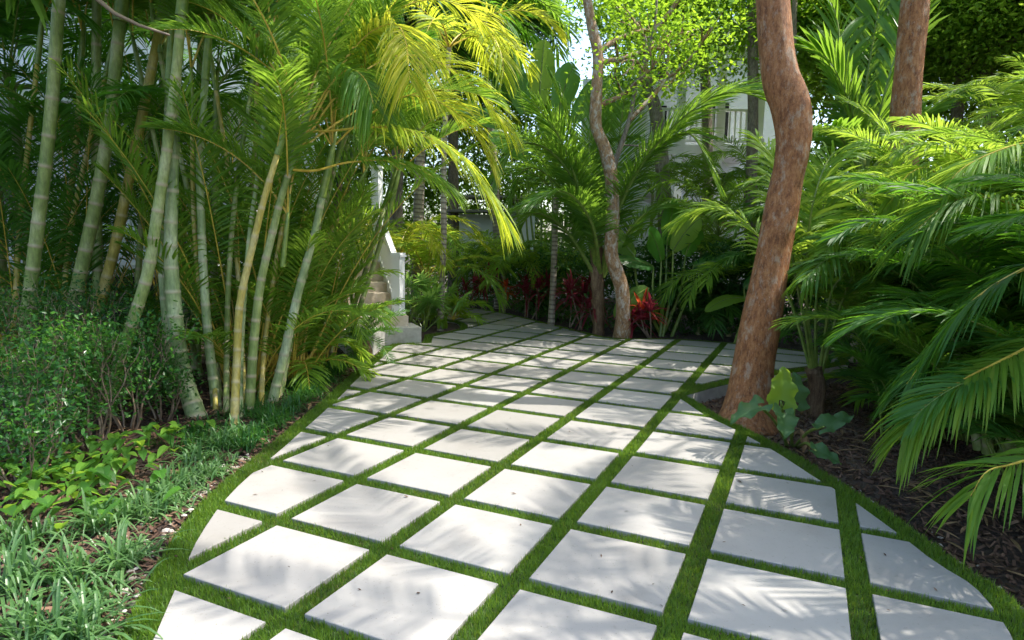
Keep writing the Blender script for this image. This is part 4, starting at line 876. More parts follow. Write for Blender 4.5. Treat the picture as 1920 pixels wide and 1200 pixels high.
# ---------------------------------------------------------------- centre: coconut palm, thin ringed palms, paddle leaved plants
DC = 11.8
r_ = thing('coconut_palm', 'young coconut palm with a fibrous stump and long dark arching fronds', 'palm'); b = np.array([*P(1124, 560, DC)[:2], -.08])
mb = MB(); mb.tube(spline([b, P(1122, 560, DC), P(1118, 500, DC), P(1120, 440, DC)], 20), np.linspace(.12, .10, 20) * (1 + .12 * np.sin(np.arange(20) * 2.1)), 14, wob=.12)
mb.build('trunk', M['fibre'], r_, True)
hk = dict(mat='coco', rmat='rach_g', n=130, L=.95, wd=.024, rad=.045, t0=.22, a0=66, a1=22, droop=.2, lift=8, jit=.04)
for pts, kk in (
    ([(1124, 520, DC), (1108, 420, DC), (1085, 330, DC - .1), (1065, 230, DC - .2), (1040, 160, DC - .3)], dict(twist=.5)),
    ([(1130, 520, DC), (1150, 420, DC), (1200, 310, DC - .2), (1290, 220, DC - .3), (1390, 165, DC - .4), (1450, 170, DC - .4)], dict(L=1.0, twist=-.4)),
    ([(1128, 520, DC), (1150, 400, DC - .2), (1215, 300, DC - .4), (1290, 250, DC - .8), (1340, 330, DC - 1.0)], dict(L=.8)),
    ([(1120, 520, DC), (1095, 380, DC - .3), (1040, 290, DC - .6), (975, 270, DC - .9), (930, 330, DC - 1.1)], dict(L=.85)),
    ([(1118, 520, DC), (1095, 420, DC + .2), (1030, 330, DC + .2), (980, 320, DC + .3), (955, 400, DC + .3)], dict(L=.75)),
    ([(1128, 520, DC), (1148, 400, DC + .3), (1160, 270, DC + .5), (1175, 150, DC + .7)], dict()),
    ([(1122, 520, DC), (1112, 400, DC + .3), (1105, 290, DC + .5), (1110, 190, DC + .7)], dict(twist=.8)),
    ([(1130, 520, DC), (1190, 420, DC + .3), (1250, 390, DC + .5), (1300, 440, DC + .7)], dict(L=.7)),
    ([(1118, 520, DC), (1060, 430, DC - .3), (1000, 400, DC - .5), (965, 450, DC - .6)], dict(L=.7)),
    ([(1126, 520, DC), (1165, 380, DC - .4), (1240, 260, DC - .8), (1340, 180, DC - 1.2), (1420, 175, DC - 1.4)], dict(L=.9)),
    ([(1122, 520, DC), (1090, 370, DC - .4), (1050, 260, DC - .8), (1000, 190, DC - 1.1)], dict(L=.8)),
    ([(1126, 520, DC), (1110, 420, DC - .6), (1060, 360, DC - 1.1), (990, 380, DC - 1.5)], dict(L=.7))):
    frond(r_, spline([P(*q) for q in pts], 36), **dict(hk, **kk))
settle(r_, b)
def thin_palm(label, base, pts, dist, wpx, nf, L, mat='areca', rm='rach_g', name='thin_palm', group=None, **kw):
    r = thing(name, label, 'palm', group); b = np.array([*P(base[0], base[1], dist)[:2], -.08])
    p = [b] + [P(x, y, dist) for x, y in pts]; cane(r, p, wpx * dist / FOC / 2 * 1.1, wpx * dist / FOC / 2 * .8, 'ringtrunk', .085, 'trunk', 1.05)
    crownfronds(r, p[-1], nf, L, mat, rm, **kw); settle(r, b); return r
thin_palm('slender pale grey palm trunk standing at the tip of the small bed', (826, 612), [(828, 540), (832, 440), (832, 330), (836, 200), (842, 90)], 12.1, 11, 9, 2.2, 'areca_gold', 'rach_y', el=(10, 70), bend=(70, 120), n=44, ll=.55, lw=.035, rad=.016, group='slender ringed palms')
thin_palm('ringed grey palm trunk between the maroon plants', (1033, 606), [(1037, 540), (1040, 460), (1043, 370)], 12.9, 12, 9, 2.0, 'coco', 'rach_g', el=(10, 75), bend=(60, 110), n=44, ll=.55, lw=.04, rad=.018, group='slender ringed palms')
thin_palm('tall palm with fronds sweeping down beside the sky gap', (935, 560), [(932, 440), (925, 300), (912, 130), (905, -20)], 16.3, 15, 15, 3.4, 'coco', 'rach_g', el=(-10, 70), bend=(60, 120), n=60, ll=.9, lw=.045, rad=.03, group='tall palms at the back')
thin_palm('tall palm with hanging fronds above the golden palm', (780, 560), [(785, 400), (790, 150), (790, 0)], 14.5, 20, 13, 3.2, 'areca_deep', 'rach_g', el=(-10, 70), bend=(60, 120), n=56, ll=.8, lw=.045, rad=.03, group='tall palms at the back')
# bird of paradise / banana like plants
def paddles(label, base, leaves, group='paddle leaved plants', name='paddle_leaf_plant', lime=.25):
    r = thing(name, label, 'plant', group); b = np.array(base, float); b[2] = -.06
    for (tip, bow, d, L, W, up, sp) in leaves:
        tip = np.array(tip, float); mb = MB(); mid = (b + tip) / 2 + np.array([bow, 0, .1])
        s0 = b + [rng.normal(0, .05), rng.normal(0, .05), 0]
        mb.tube(spline([s0, mid, tip], 14), np.linspace(.035, .014, 14), 7, 1)
        paddle(mb, tip, d, L, W, up, 0, sp, droop=rng.uniform(.2, .5), t=rng.uniform(.1, .9)); mb.build('leaf', [M['lime' if rng.random() < lime else 'paddle'], M['rach_g']], r)
    settle(r, b)
DB = 11.9; bb = P(1245, 620, DB)
paddles('clump of tall stalks with broad torn leaves right of the tan tree', bb, [
    (P(1262, 470, DB), .05, (.45, -.1, .9), 1.0, .42, (-.2, -1, .2), .5), (P(1285, 480, DB), .1, (.3, .1, .95), .95, .42, (.3, -1, .2), .5),
    (P(1240, 490, DB), -.05, (-.3, -.3, .8), 1.0, .4, (.3, -1, .3), .2), (P(1225, 500, DB), -.1, (-.75, -.3, .3), .85, .4, (0, -.6, .8), .4),
    (P(1300, 500, DB), .15, (.8, -.2, .3), .9, .4, (0, -.8, .6), .6), (P(1215, 540, DB - .2), -.15, (-.6, -.2, -.3), .7, .42, (.2, -1, .5), .2),
    (P(1250, 460, DB + .3), 0, (.1, 0, 1), 1.1, .42, (.5, -1, 0), .3), (P(1190, 480, DB), -.2, (-.5, 0, .6), .9, .42, (.4, -1, .2), .4)])
bb = P(1020, 560, 15)
paddles('giant banana like plant with torn leaves under the sky gap', bb, [
    (P(985, 215, 15), -.1, (-.25, 0, 1), 2.2, .62, (.1, -1, .1), .8), (P(1010, 200, 15), 0, (.05, 0, 1), 2.0, .65, (0, -1, .1), .8), (P(1045, 220, 15), .1, (.2, 0, 1), 1.9, .62, (.2, -1, .1), .5),
    (P(955, 240, 15), -.2, (-.8, 0, .6), 1.7, .6, (.2, -.9, .4), .9), (P(1075, 230, 15), .2, (.45, 0, .9), 1.7, .55, (-.4, -1, .1), .3), (P(1035, 290, 14.6), .1, (.05, 0, 1), 1.4, .5, (-.5, -1, .1), .2),
    (P(1105, 260, 15.2), .3, (.5, 0, .7), 1.7, .6, (0, -1, .3), .4), (P(990, 300, 14.8), -.2, (-.5, -.2, .6), 1.4, .5, (.1, -1, .3), .5)])
bb = P(1385, 640, 11.0)
paddles('single drooping paddle leaf plant just left of the large reddish trunk', bb, [(P(1400, 560, 11), .05, (-.6, -.1, .1), .75, .28, (0, -.6, .9), .2), (P(1395, 540, 11), .05, (.5, 0, .5), .7, .26, (0, -.8, .6), .2)])

# small arching palms, fan palms
def small_palm(label, base, h, nf, L, mat, rm='rach_g', name='small_palm', group='small arching palms', **kw):
    r = thing(name, label, 'palm', group); b = np.array(base, float); b[2] = -.06
    if h > .15: cane(r, [b, b + [0, 0, h * .5], b + [0, 0, h]], .045, .035, 'cane', .12, k=8)
    crownfronds(r, b + [0, 0, h], nf, L, mat, rm, **kw); settle(r, b)
ak = dict(el=(35, 85), bend=(80, 140), n=42, ll=.42, lw=.028, rad=.012)
small_palm('small palm with glossy fronds arching over the crimson plant', P(945, 540, 15.3), .9, 13, 1.7, 'lime', **ak)
small_palm('small green palm right of the glossy arching one', P(1000, 560, 15.0), .8, 12, 1.8, 'lime', **ak)
small_palm('small green palm in the hedge behind the ringed trunk', P(1065, 560, 14.6), .8, 13, 1.8, 'areca', **ak)
small_palm('yellow green palm spreading over the small bed by the stairs', P(800, 560, 13.6), .8, 12, 2.0, 'lime', 'rach_y', **ak)
small_palm('bright palm rising behind the white newel post', P(745, 560, 13.2), 1.2, 13, 2.2, 'areca_gold', 'rach_y', **ak)
small_palm('sunlit palm arching right of the slender pale trunk', P(850, 590, 13.0), .1, 8, 1.0, 'lime', 'rach_y', **dict(ak, ll=.3))
small_palm('dark palm behind the stalks of the broad leaved clump', P(1300, 560, 14), 1.2, 13, 2.2, 'areca', **ak)
small_palm('dark palm in front of the lower white house wall', P(1340, 560, 13), 1.9, 13, 2.0, 'areca', **ak)
small_palm('tall slim palm hiding the balcony of the white house', P(1215, 560, 15.5), 2.9, 12, 2.1, 'areca', **ak)
small_palm('tall slim palm below the balcony railing', P(1310, 560, 15.0), 2.4, 12, 2.1, 'areca', **ak)
small_palm('tall slim palm right of the house columns', P(1405, 560, 15.2), 3.0, 12, 2.1, 'areca', **ak)
small_palm('feathery palm in the hedge left of the large trunk', P(1370, 560, 12), .9, 13, 1.9, 'lime', **ak)
small_palm('dark low palm right of the paddle leaf clump', P(1310, 600, 12.2), .3, 12, 1.5, 'dark', **ak)
small_palm('dark low palm behind the large trunk', P(1450, 600, 11.5), .6, 12, 1.8, 'dark', **ak)
small_palm('shaded palm at the far left end of the hedge', P(875, 545, 17.5), .8, 12, 2.0, 'areca', **ak)
small_palm('lime green low palm at the foot of the cane cluster', P(562, 690, 7.6), .15, 9, 1.25, 'lime', 'rach_y', **dict(ak, ll=.34, el=(20, 60)))
small_palm('feathery green palm filling the gap before the stone stairs', P(622, 640, 8.5), .5, 12, 1.2, 'areca', 'rach_g', **dict(ak, ll=.3, lw=.018))
# cycad
r_ = thing('cycad', 'dark stiff leaved cycad in front of the grey block step', 'cycad'); b = np.array([*G(690, 668)[:2], -.05]); b[1] += .1; b[0] -= .1
mb = MB(); mb.tube([b, b + [0, 0, .12], b + [0, 0, .26]], [.13, .14, .09], 12, wob=.1); mb.build('trunk', M['fibre'], r_, True)
for i in range(22):
    frond(r_, arc(b + [0, 0, .24], i * 137.5, rng.uniform(15, 75), rng.uniform(.6, .85), rng.uniform(40, 80), n=14), 'dark', 'rach_g', n=46, L=.15, wd=.011, t0=.12, a0=75, a1=45, lift=22, droop=.05, rad=.007, tip=.5)
settle(r_, b)
def fan_palm(label, base, h, n, rad, mat='fan', group='fan leaved palms'):
    r = thing('fan_palm', label, 'palm', group); b = np.array(base, float); b[2] = -.05
    for i in range(n):
        a = i * 2.4 + rng.uniform(-.3, .3); e = rng.uniform(.6, 1.35); d = np.array([math.cos(a) * math.cos(e), math.sin(a) * math.cos(e), math.sin(e)]); c = b + d * h * rng.uniform(.7, 1.1)
        mb = MB(); mb.tube([b, b + d * h * .5 + Z * .04, c], [.012, .009, .006], 6, 1); fanleaf(mb, c, nz(d * .6 + [0, -.2, .25]), rad * rng.uniform(.8, 1.1), 15, 125, .3)
        mb.build('leaf', [M[mat], M['rach_g']], r)
    settle(r, b)
fan_palm('pale fan palm beside the white newel post', P(762, 600, 11.6), .95, 10, .42)
fan_palm('pale fan palm in the middle of the small bed', P(795, 605, 11.8), .85, 9, .4)
fan_palm('small fan palm behind the slender pale trunk', P(815, 595, 12.8), .7, 8, .38)
fan_palm('dark fan palm in the hedge under the palms', P(1325, 600, 12.4), 1.0, 9, .5, 'dark', 'dark fan palms')
r_ = thing('small_shrub', 'tiny yellow edged plant at the foot of the slender pale trunk', 'plant'); b = G(836, 616); mb = MB()
blades(mb, b, 7, .3, .09, el=(60, 88), droop=(0, .3), prof=(.4, .9, 1, .8, .05)); mb.build('foliage', M['lime'], r_); settle(r_, b)

# ---------------------------------------------------------------- right side
b0 = np.array([*G(1533, 752)[:2], -.2]); DR = b0[1]
r_ = thing('coconut_palm', 'young palm sprouting from a split brown husk behind the large trunk', 'palm')
mb = MB(); mb.tube(spline([b0, P(1530, 720, DR), P(1524, 690, DR)], 12), np.linspace(.07, .1, 12), 12, wob=.15); mb.build('trunk', M['fibre'], r_, True)
hk = dict(mat='lime', rmat='rach_g', n=52, L=.55, wd=.03, rad=.022, t0=.45, a0=62, a1=25, droop=.35, lift=14)
for pts, kk in (
    ([(1524, 700, DR), (1510, 610, DR), (1492, 520, DR), (1478, 420, DR), (1462, 320, DR + .3), (1420, 260, DR + .6)], dict(L=.6)),
    ([(1528, 700, DR), (1515, 600, DR), (1512, 500, DR), (1525, 380, DR), (1560, 290, DR + .2), (1610, 280, DR + .4)], dict(L=.6)),
    ([(1536, 700, DR), (1548, 620, DR), (1560, 545, DR - .1), (1598, 492, DR - .2), (1560, 482, DR - .5), (1510, 520, DR - .7)], dict(mat='coco', t0=.5, L=.4, droop=.6)),
    ([(1540, 700, DR), (1570, 590, DR), (1610, 500, DR + .1), (1660, 460, DR + .2), (1710, 500, DR + .2)], dict(mat='areca', t0=.4)),
    ([(1530, 700, DR), (1530, 580, DR + .2), (1540, 450, DR + .4), (1545, 340, DR + .6)], dict(mat='lime')),
    ([(1522, 700, DR), (1480, 560, DR + .5), (1420, 440, DR + 1.0), (1340, 390, DR + 1.3), (1280, 410, DR + 1.5)], dict(t0=.4))):
    frond(r_, spline([P(*q) for q in pts], 30), **dict(hk, **kk))
settle(r_, b0)
# big palm clumps on the right
def right_clump(label, x, y, stems, h, nf, L, mat, heros=(), **kw):
    r = thing('palm_clump', label, 'palm', 'palm clumps along the right bed'); b = np.array([x, y, -.1])
    for i in range(stems):
        a = 6.283 * i / stems; o = np.array([math.cos(a), math.sin(a), 0]) * .3; hh = rng.uniform(*h); t = b + o * 1.3 + [0, 0, hh]
        cane(r, [b + o * .4, b + o * .9 + [0, 0, hh / 2], t], .04, .03, 'cane', .12, k=8)
        crownfronds(r, t, nf, L, mat, 'rach_g', **dict(dict(el=(42, 86), bend=(50, 100), n=66, ll=.38, lw=.018, rad=.010, droop=.25, jit=.06), **kw))
    crownfronds(r, b, 9, L * .8, mat, 'rach_g', el=(25, 70), bend=(40, 90), n=54, ll=.34, lw=.018, rad=.009, droop=.25, jit=.06)
    for pts, kk in heros: frond(r, spline([P(*q) for q in pts], 34), **dict(dict(mat=mat, rmat='rach_y', n=80, L=.42, wd=.019, rad=.012, t0=.15, droop=.4, lift=6, jit=.05), **kk))
    settle(r, b)
right_clump('dark palm clump drooping over the pebbles in the lower right corner', 4.0, 3.9, 6, (.5, 1.3), 8, 1.7, 'areca_deep', [
    ([(2040, 600, 3.6), (1960, 635, 3.6), (1890, 670, 3.6), (1810, 710, 3.6), (1740, 755, 3.6), (1700, 810, 3.6)], dict(mat='areca')),
    ([(2050, 800, 3.1), (1960, 850, 3.1), (1900, 870, 3.1), (1850, 885, 3.1), (1820, 930, 3.1)], dict(mat='areca', n=30, L=.4)),
    ([(2020, 480, 3.7), (1930, 500, 3.7), (1830, 560, 3.8), (1760, 640, 3.9), (1700, 720, 3.9)], dict())])
right_clump('palm clump with low dark fronds behind the ruffled leaves', 4.3, 5.5, 7, (.4, 1.5), 8, 1.7, 'areca_deep')
right_clump('bright palm clump in front of the second reddish trunk', 4.6, 6.9, 7, (.9, 2.0), 9, 1.8, 'lime', [
    ([(1800, 520, 6.3), (1790, 400, 6.2), (1750, 320, 6.1), (1700, 330, 6.0), (1660, 400, 6.0)], dict(mat='lime')),
    ([(1850, 480, 6.3), (1840, 360, 6.2), (1800, 290, 6.1), (1740, 270, 6.0), (1690, 280, 6.0)], dict(mat='lime'))])
right_clump('palm clump with sunlit yellow green tips at the right edge', 5.6, 5.3, 7, (1.3, 2.3), 9, 1.9, 'areca', [
    ([(2000, 420, 4.6), (1920, 390, 4.6), (1850, 370, 4.6), (1780, 380, 4.6), (1720, 430, 4.6)], dict(mat='areca', L=.55)),
    ([(1990, 300, 4.8), (1940, 270, 4.8), (1880, 280, 4.8), (1800, 320, 4.8), (1760, 380, 4.8)], dict(mat='lime', L=.5))])
right_clump('tall palm clump far back on the right', 7.3, 8.5, 8, (1.6, 3.0), 9, 2.2, 'lime')
right_clump('feathery palm clump just right of the young husk palm', 4.5, 6.9, 5, (.3, 1.1), 8, 1.4, 'areca')
right_clump('feathery palm clump filling the right edge at eye level', 4.9, 4.6, 6, (.8, 1.8), 8, 1.5, 'areca')
for lab, x, y, n, L, mt in (('upright feathery palm at the foot of the second reddish trunk', 4.5, 7.3, 16, 2.2, 'lime'), ('upright feathery palm in the middle of the right bed', 4.3, 5.9, 16, 2.2, 'areca'),
    ('upright feathery palm near the pebbled edge', 4.1, 4.9, 14, 1.8, 'areca'), ('upright feathery palm against the deep green hedge', 5.9, 6.4, 16, 2.7, 'lime'), ('low feathery palm between the husk palm and the pebbles', 3.75, 5.9, 12, 1.2, 'areca_deep')):
    r_ = thing('feather_palm', lab, 'palm', 'feathery palms in the right bed'); b = np.array([x, y, -.12])
    stalks(r_, b, n, L, mt, el=(48, 86), bend=(35, 80), t0=.26, rmat='rach_g', kk=dict(wd=.0165, n=70, L=.40)); settle(r_, b)
right_clump('leafy palm clump at the end of the slabs behind the large trunk', 5.7, 10.6, 7, (.7, 1.7), 9, 1.9, 'areca_deep')
right_clump('leafy palm clump between the two reddish trunks', 5.6, 10.8, 7, (1.2, 2.4), 9, 2.1, 'areca')
# tall upright feather palm behind the trunks
r_ = thing('feather_palm', 'big upright dark green palm between the two reddish trunks', 'palm'); b = np.array([*P(1620, 500, 9.5)[:2], -.08]); DP = 9.5
cane(r_, [b, b + [0, 0, .8], P(1622, 330, DP)], .11, .08, 'ringtrunk', .1, 'trunk', 1.05)
hk = dict(mat='coco', rmat='rach_g', n=50, L=.95, wd=.06, rad=.03, t0=.14, a0=50, a1=22, droop=.2, lift=8, jit=.07)
for pts, kk in (([(1622, 330, DP), (1645, 230, DP), (1675, 120, DP), (1710, 10, DP + .1), (1730, -80, DP + .1)], dict()), ([(1618, 330, DP), (1600, 220, DP), (1560, 120, DP), (1520, 90, DP)], dict(L=.8)),
    ([(1625, 330, DP), (1700, 240, DP), (1790, 180, DP), (1870, 180, DP)], dict(L=.8)), ([(1618, 330, DP), (1570, 250, DP - .3), (1510, 250, DP - .6), (1470, 310, DP - .8)], dict(L=.7)), ([(1620, 330, DP), (1620, 200, DP + .3), (1640, 60, DP + .5), (1660, -50, DP + .6)], dict()),
    ([(1625, 330, DP), (1690, 290, DP - .2), (1760, 290, DP - .4), (1820, 360, DP - .5)], dict(L=.7)), ([(1620, 330, DP), (1580, 180, DP + .2), (1570, 40, DP + .4), (1530, -60, DP + .4)], dict(L=.8))):
    frond(r_, spline([P(*q) for q in pts], 30), **dict(hk, **kk))
settle(r_, b)

# elephant ears at the foot of the big trunk
def ear(mb, tip0, d, L, W, up, t=.5, ruff=.08):
    """ruffled arrow shaped blade starting at tip0 running along d"""
    d = nz(np.asarray(d, float)); nu, nv = 34, 15; s = nz(np.cross(d, np.asarray(up, float))); nn = np.cross(s, d)
    u = np.linspace(-.18, 1, nu)[:, None]; v = np.linspace(-1, 1, nv)[None]
    wd = W / 2 * np.interp(u, [-.18, -.05, .15, .4, .7, .9, 1], [.55, .92, 1, .9, .62, .3, .03]) * (1 + .09 * np.sin(u * 15 + np.sign(v) * 1.3) * np.abs(v) + .04 * np.sin(u * 37 + np.sign(v)))
    cut = np.where((u < 0) & (np.abs(v) < .16), 1, 0)
    x = wd * v; lo = u * L * (1 - .0 * v) - .1 * L * np.abs(v) * (u < .3)
    z = ruff * L * np.abs(v) ** 1.5 * np.sin(u * 13 + 2 * np.sign(v)) + .25 * np.abs(x) - .35 * L * np.clip(u, 0, 1) ** 2 * .6
    V = (tip0 + lo[..., None] * d + x[..., None] * s + z[..., None] * nn).reshape(-1, 3)
    i = (np.arange(nu - 1)[:, None] * nv + np.arange(nv - 1)[None]); keep = (cut[:-1, :-1] == 0); i = i[keep]
    mb.add(V, np.stack([i, i + 1, i + nv + 1, i + nv], 1), 0, t)
r_ = thing('elephant_ear_plant', 'large leaved plant with one glowing lime leaf at the foot of the big trunk', 'plant'); b0 = np.array([*G(1485, 805)[:2], -.17])
for (bx2, by2, a, tipp, d, L, W, up, t, mt) in (
    (1468, 782, 5.5, (1464, 752), (.12, .1, 1), .3, .25, (-.1, -1, .25), .8, 'lime'), (1492, 775, 5.7, (1490, 755), (.1, .1, 1), .27, .24, (.2, -1, .3), .2, 'paddle'),
    (1480, 800, 5.35, (1425, 762), (-.85, -.3, -.2), .3, .2, (0, -.35, 1), .4, 'paddle'), (1500, 805, 5.3, (1470, 775), (-.2, -.8, -.5), .25, .22, (.3, -.6, .8), .7, 'paddle'),
    (1505, 830, 5.0, (1545, 800), (.8, .3, .3), .34, .16, (-.2, -.6, .8), .3, 'paddle'), (1520, 850, 4.8, (1530, 845), (.7, -.3, -.2), .2, .16, (0, -.5, 1), .2, 'paddle')):
    tp = P(*tipp, a); s0 = b0 + [(bx2 - 1490) * .002, 0, 0]; mb = MB(); mb.tube(spline([s0, (s0 + tp) / 2 + [0, 0, .05], tp], 10), [.013] * 9 + [.008], 7, 1)
    ear(mb, tp, d, L, W, up, t); mb.build('leaf', [M[mt if mt == 'lime' else 'fanback'], M['rach_g']], r_, True)
settle(r_, b0)
mb = MB(); q = G(1497, 838, -.1); blade(mb, q + [0, 0, .16], (.1, -.3, -1), .2, .07, .1, 0, .5, 8, .9); blade(mb, q + [.03, 0, .14], (.3, -.2, -1), .2, .05, .1, 0, .5, 8, .9)
mb.F[0] = mb.F[0]; tag(mb.build('dead_leaf', M['dead']), 'curled brown dead leaf hanging at the edge of the sandy bed', 'leaf')

# ---------------------------------------------------------------- shrubs, straps and ground vines on the left
def shrub(label, base, h, rad, n, leaves, mat='shrub', ls=.042, group='small leaved shrubs in the left bed'):
    r = thing('shrub', label, 'shrub', group); b = np.array(base, float); b[2] = -.07; tips = []; mb = MB()
    for i in range(n):
        a = i * 2.4; limbs(mb, b + [math.cos(a) * .05, math.sin(a) * .05, 0], (math.cos(a) * rad / h, math.sin(a) * rad / h, 1.0), h * .42, .012, 3, tips, split=2, sp=.38, upb=.35, k=5)
    mb.build('stems', M['rach_w'], r, True); cm = MB(); tips = np.array(tips); lo = b + (tips - b) * rng.uniform(.4, .85, (len(tips), 1)); tips = np.vstack([tips, lo[(lo[:, 2] > .2) & (rng.random(len(lo)) < .5)]])
    leafcloud(cm, tips, int(leaves * .33), .085, ls, asp=.48, tint=(0, .75)); cm.build('foliage', M[mat], r); settle(r, b)
for lab, p_, h, rd, n, lv, mt in (
    ('round leafy shrub nearest the lower left edge', (40, 905), .62, .45, 7, 26, 'shrub'), ('shrub with upright twigs in the left bed', (95, 850), .85, .4, 8, 26, 'shrub'),
    ('open shrub standing on bare twigs beside dark mulch', (175, 830), .9, .4, 8, 26, 'shrub'), ('dense shrub under the leaning cane', (240, 800), .9, .45, 8, 26, 'shrub'),
    ('shrub next to the swollen base of the thickest cane', (305, 780), .55, .25, 6, 26, 'shrub'), ('tall dark shrub behind at the left edge', (20, 790), 1.1, .5, 8, 26, 'dark'),
    ('tall dark shrub beneath the second cane', (120, 770), 1.1, .5, 8, 26, 'shrub'), ('dark shrub below the white porch floor', (220, 745), 1.05, .5, 8, 26, 'dark'),
    ('dark shrub in front of the porch crawl space', (280, 735), .7, .35, 8, 26, 'shrub')):
    shrub(lab, G(*p_), h, rd, n, lv, mt)
sp = [(60, 1180, .5, 'topmost strap'), (150, 1190, .46, ''), (20, 1090, .5, ''), (130, 1080, .46, ''), (225, 1050, .42, ''), (185, 980, .46, ''), (260, 960, .42, ''), (300, 930, .4, ''), (330, 905, .38, ''), (370, 860, .38, ''), (410, 830, .36, ''), (440, 815, .36, ''), (50, 1010, .45, '')]
labs = ['strap leaved tuft at the bottom left corner', 'strap leaved tuft touching the turf at the bottom of the left bed', 'pale strap leaved tuft against the left edge', 'broad strap leaved tuft behind the lowest two',
        'strap leaved tuft spilling onto pale pebbles by the turf', 'strap leaved tuft behind the pebble patch', 'large strap leaved tuft overhanging the wide turf border', 'strap leaved tuft beside the first cut triangular slab', 'strap leaved tuft between yellow green vines and turf',
        'strap leaved tuft level with the second row of slabs', 'small strap leaved tuft on dark mulch near the turf', 'small strap leaved tuft farthest from the bottom left corner', 'strap leaved tuft beneath the round leafy shrub']
for (x, y, L, _), lb in zip(sp, labs):
    r_ = thing('strap_leaf_tuft', lb, 'plant', 'strap leaved tufts lining the left bed'); b = G(x, y); b[2] = -.05; mb = MB()
    blades(mb, b, 78, L, .015, el=(25, 88), droop=(.35, 1.0), br=.05); mb.build('foliage', M['strap'], r_); settle(r_, b)
# darker liriope mass farther along
mb = MB(); e4 = seg([(470, 850), (540, 795), (600, 745), (655, 698), (690, 675)], 200)
for i in range(150):
    q = e4[rng.integers(0, 200)] + np.array([-1, .15]) * abs(rng.normal(.12, .3)) - [.08, 0]; 
    if inpoly(q[None], outer)[0]: continue
    blades(mb, (q[0], q[1], -.05), 26, .3, .011, el=(25, 88), droop=(.35, 1.0), br=.04)
tag(mb.build('ground_cover', M['shrub']), 'dark mass of strap leaved ground cover at the foot of the canes', 'ground cover', kind='stuff')
mb = MB(); e5 = seg([(200, 1200), (268, 1095), (325, 995), (398, 912), (478, 848)], 200)
for i in range(18):
    q = e5[rng.integers(0, 200)] + np.array([-.9, .3]) * (.13 + abs(rng.normal(0, .1)))
    if inpoly(q[None], outer)[0]: continue
    blades(mb, (q[0], q[1], -.05), 30, .27, .013, el=(25, 86), droop=(.4, 1.0), br=.05)
tag(mb.build('grass_border', M['strap']), 'strap leaved grass running along the near left edge of the turf', 'ground cover', kind='stuff')
# heart leaved vine
mb = MB(); k = 0
for (x, y, rr, n) in ((30, 870, .28, 90), (90, 905, .22, 70), (150, 895, .16, 40), (215, 850, .13, 45), (215, 915, .14, 50), (150, 960, .2, 60), (60, 960, .25, 70), (285, 830, .12, 30), (330, 825, .12, 26), (250, 880, .12, 40), (10, 930, .3, 80)):
    c = G(x, y)
    for i in range(int(n * .45)):
        q = c + np.array([rng.normal(0, rr), rng.normal(0, rr), 0]); a = rng.uniform(0, 6.28); hh = rng.uniform(.03, .16)
        d = np.array([math.cos(a), math.sin(a) - .3, rng.uniform(-.5, .1)])
        if inpoly(q[None, :2], outer)[0]: continue
        blade(mb, q + [0, 0, hh], d, rng.uniform(.07, .13), rng.uniform(.055, .085), .3, 0, rng.uniform(.1, 1), 7, .35, (.75, 1, .85, .5, .03))
tag(mb.build('ground_vine', M['vine']), 'heart leaved yellow green vine spreading over the dark mulch', 'ground cover', kind='stuff')
# hedge masses at the back
def hedge(label, pts, h, n, mat, ls=.1, dep=.5, gname='hedge', group='dark hedges behind the paving'):
    r = thing(gname, label, 'hedge', group); c = spline(pts, 60); mb = MB(); cc = c[rng.integers(0, 60, n)]
    cc = cc + np.c_[rng.normal(0, .25, n), rng.uniform(0, dep, n), rng.uniform(0, 1, n) ** .8 * h]
    leafcloud(mb, cc, 14, .13, ls, tint=(.0, .8), asp=.42); mb.build('foliage', M[mat], r); settle(r, pts[0])
def gp(x, y, back): q = G(x, y); return np.array([q[0], q[1] + back, 0])
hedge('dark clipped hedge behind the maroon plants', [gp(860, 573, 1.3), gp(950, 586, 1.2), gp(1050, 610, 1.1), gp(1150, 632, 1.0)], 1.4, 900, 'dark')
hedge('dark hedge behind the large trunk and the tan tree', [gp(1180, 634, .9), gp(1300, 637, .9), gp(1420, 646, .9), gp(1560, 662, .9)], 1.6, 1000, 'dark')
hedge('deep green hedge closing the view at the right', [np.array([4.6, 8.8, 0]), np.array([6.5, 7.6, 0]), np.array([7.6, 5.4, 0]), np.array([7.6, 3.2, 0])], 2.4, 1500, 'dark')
hedge('tall dark hedge behind the left porch', [np.array([-14, 15., 0]), np.array([-9, 15., 0]), np.array([-4, 15.5, 0])], 4.0, 1200, 'dark', .16)
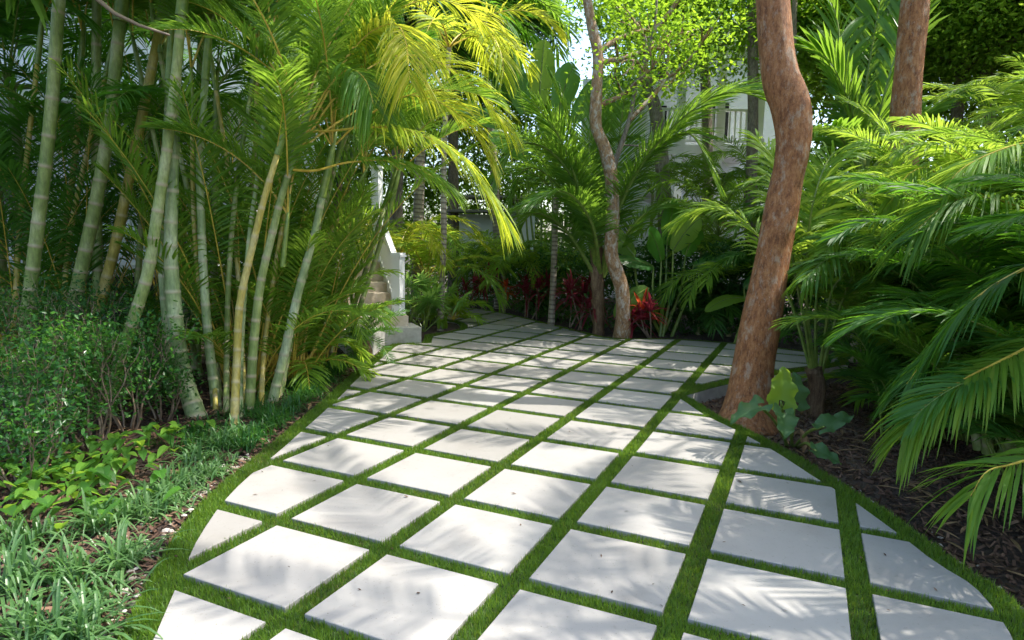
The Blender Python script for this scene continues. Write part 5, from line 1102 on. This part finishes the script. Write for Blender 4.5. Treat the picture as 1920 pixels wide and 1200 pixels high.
hedge('tall green hedge far behind the small bed', [np.array([-6, 19, 0]), np.array([-2, 19.5, 0]), np.array([1.5, 19., 0])], 6.3, 4200, 'crown', .15)
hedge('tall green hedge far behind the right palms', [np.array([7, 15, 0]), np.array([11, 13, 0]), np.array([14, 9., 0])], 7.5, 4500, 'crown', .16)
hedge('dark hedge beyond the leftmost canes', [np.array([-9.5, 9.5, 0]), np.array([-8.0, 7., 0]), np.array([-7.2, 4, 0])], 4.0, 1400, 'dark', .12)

# fallen leaf litter on the slabs
k = 190; p = np.stack([rng.uniform(-3.2, 3.6, k), 2.2 + 9 * rng.random(k) ** 1.3], 1); p = p[inpoly(p, outer)]; k = len(p)
az = rng.uniform(0, 6.28, k); l = rng.uniform(.006, .02, k); wv = rng.uniform(.15, .5, k)
ax = np.stack([np.cos(az), np.sin(az), rng.uniform(0, .3, k)], 1) * l[:, None]; bb = np.stack([-np.sin(az), np.cos(az), rng.uniform(-.2, .2, k)], 1) * (l * wv)[:, None]; c = np.c_[p, np.full(k, .006)]
V = np.stack([c - ax, c + bb, c + ax, c - bb + [0, 0, .002]], 1).reshape(-1, 3)
tag(link('leaf_litter', mesh('leaf_litter', V, np.arange(4 * k).reshape(-1, 4), [M['chip']], tint=np.repeat(rng.uniform(.2, 1, k), 4))), 'tiny dry leaf bits scattered over the pale slabs', 'litter', kind='stuff')

# dry strips and fallen leaves at the foot of the canes and in the sandy bed
mb = MB()
for (cx, cy, sx, sy, n_) in ((-2.75, 6.1, .55, .35, 90), (3.2, 6.0, .45, .4, 60), (-3.4, 4.6, .5, .6, 40), (3.1, 4.4, .3, .5, 40)):
    for i in range(n_):
        q = np.array([rng.normal(cx, sx), rng.normal(cy, sy)])
        if inpoly(q[None], outer)[0]: continue
        a = rng.uniform(0, 6.28); blade(mb, np.array([q[0], q[1], ground_z(q[None])[0] + .03]), (math.cos(a), math.sin(a), rng.uniform(0, .25)), rng.uniform(.08, .28), rng.uniform(.012, .03), .12, 0, .5, 6, .5)
tag(mb.build('fallen_leaves', M['dead']), 'dry brown fallen leaves lying on the mulch beneath the palms', 'litter', kind='stuff')
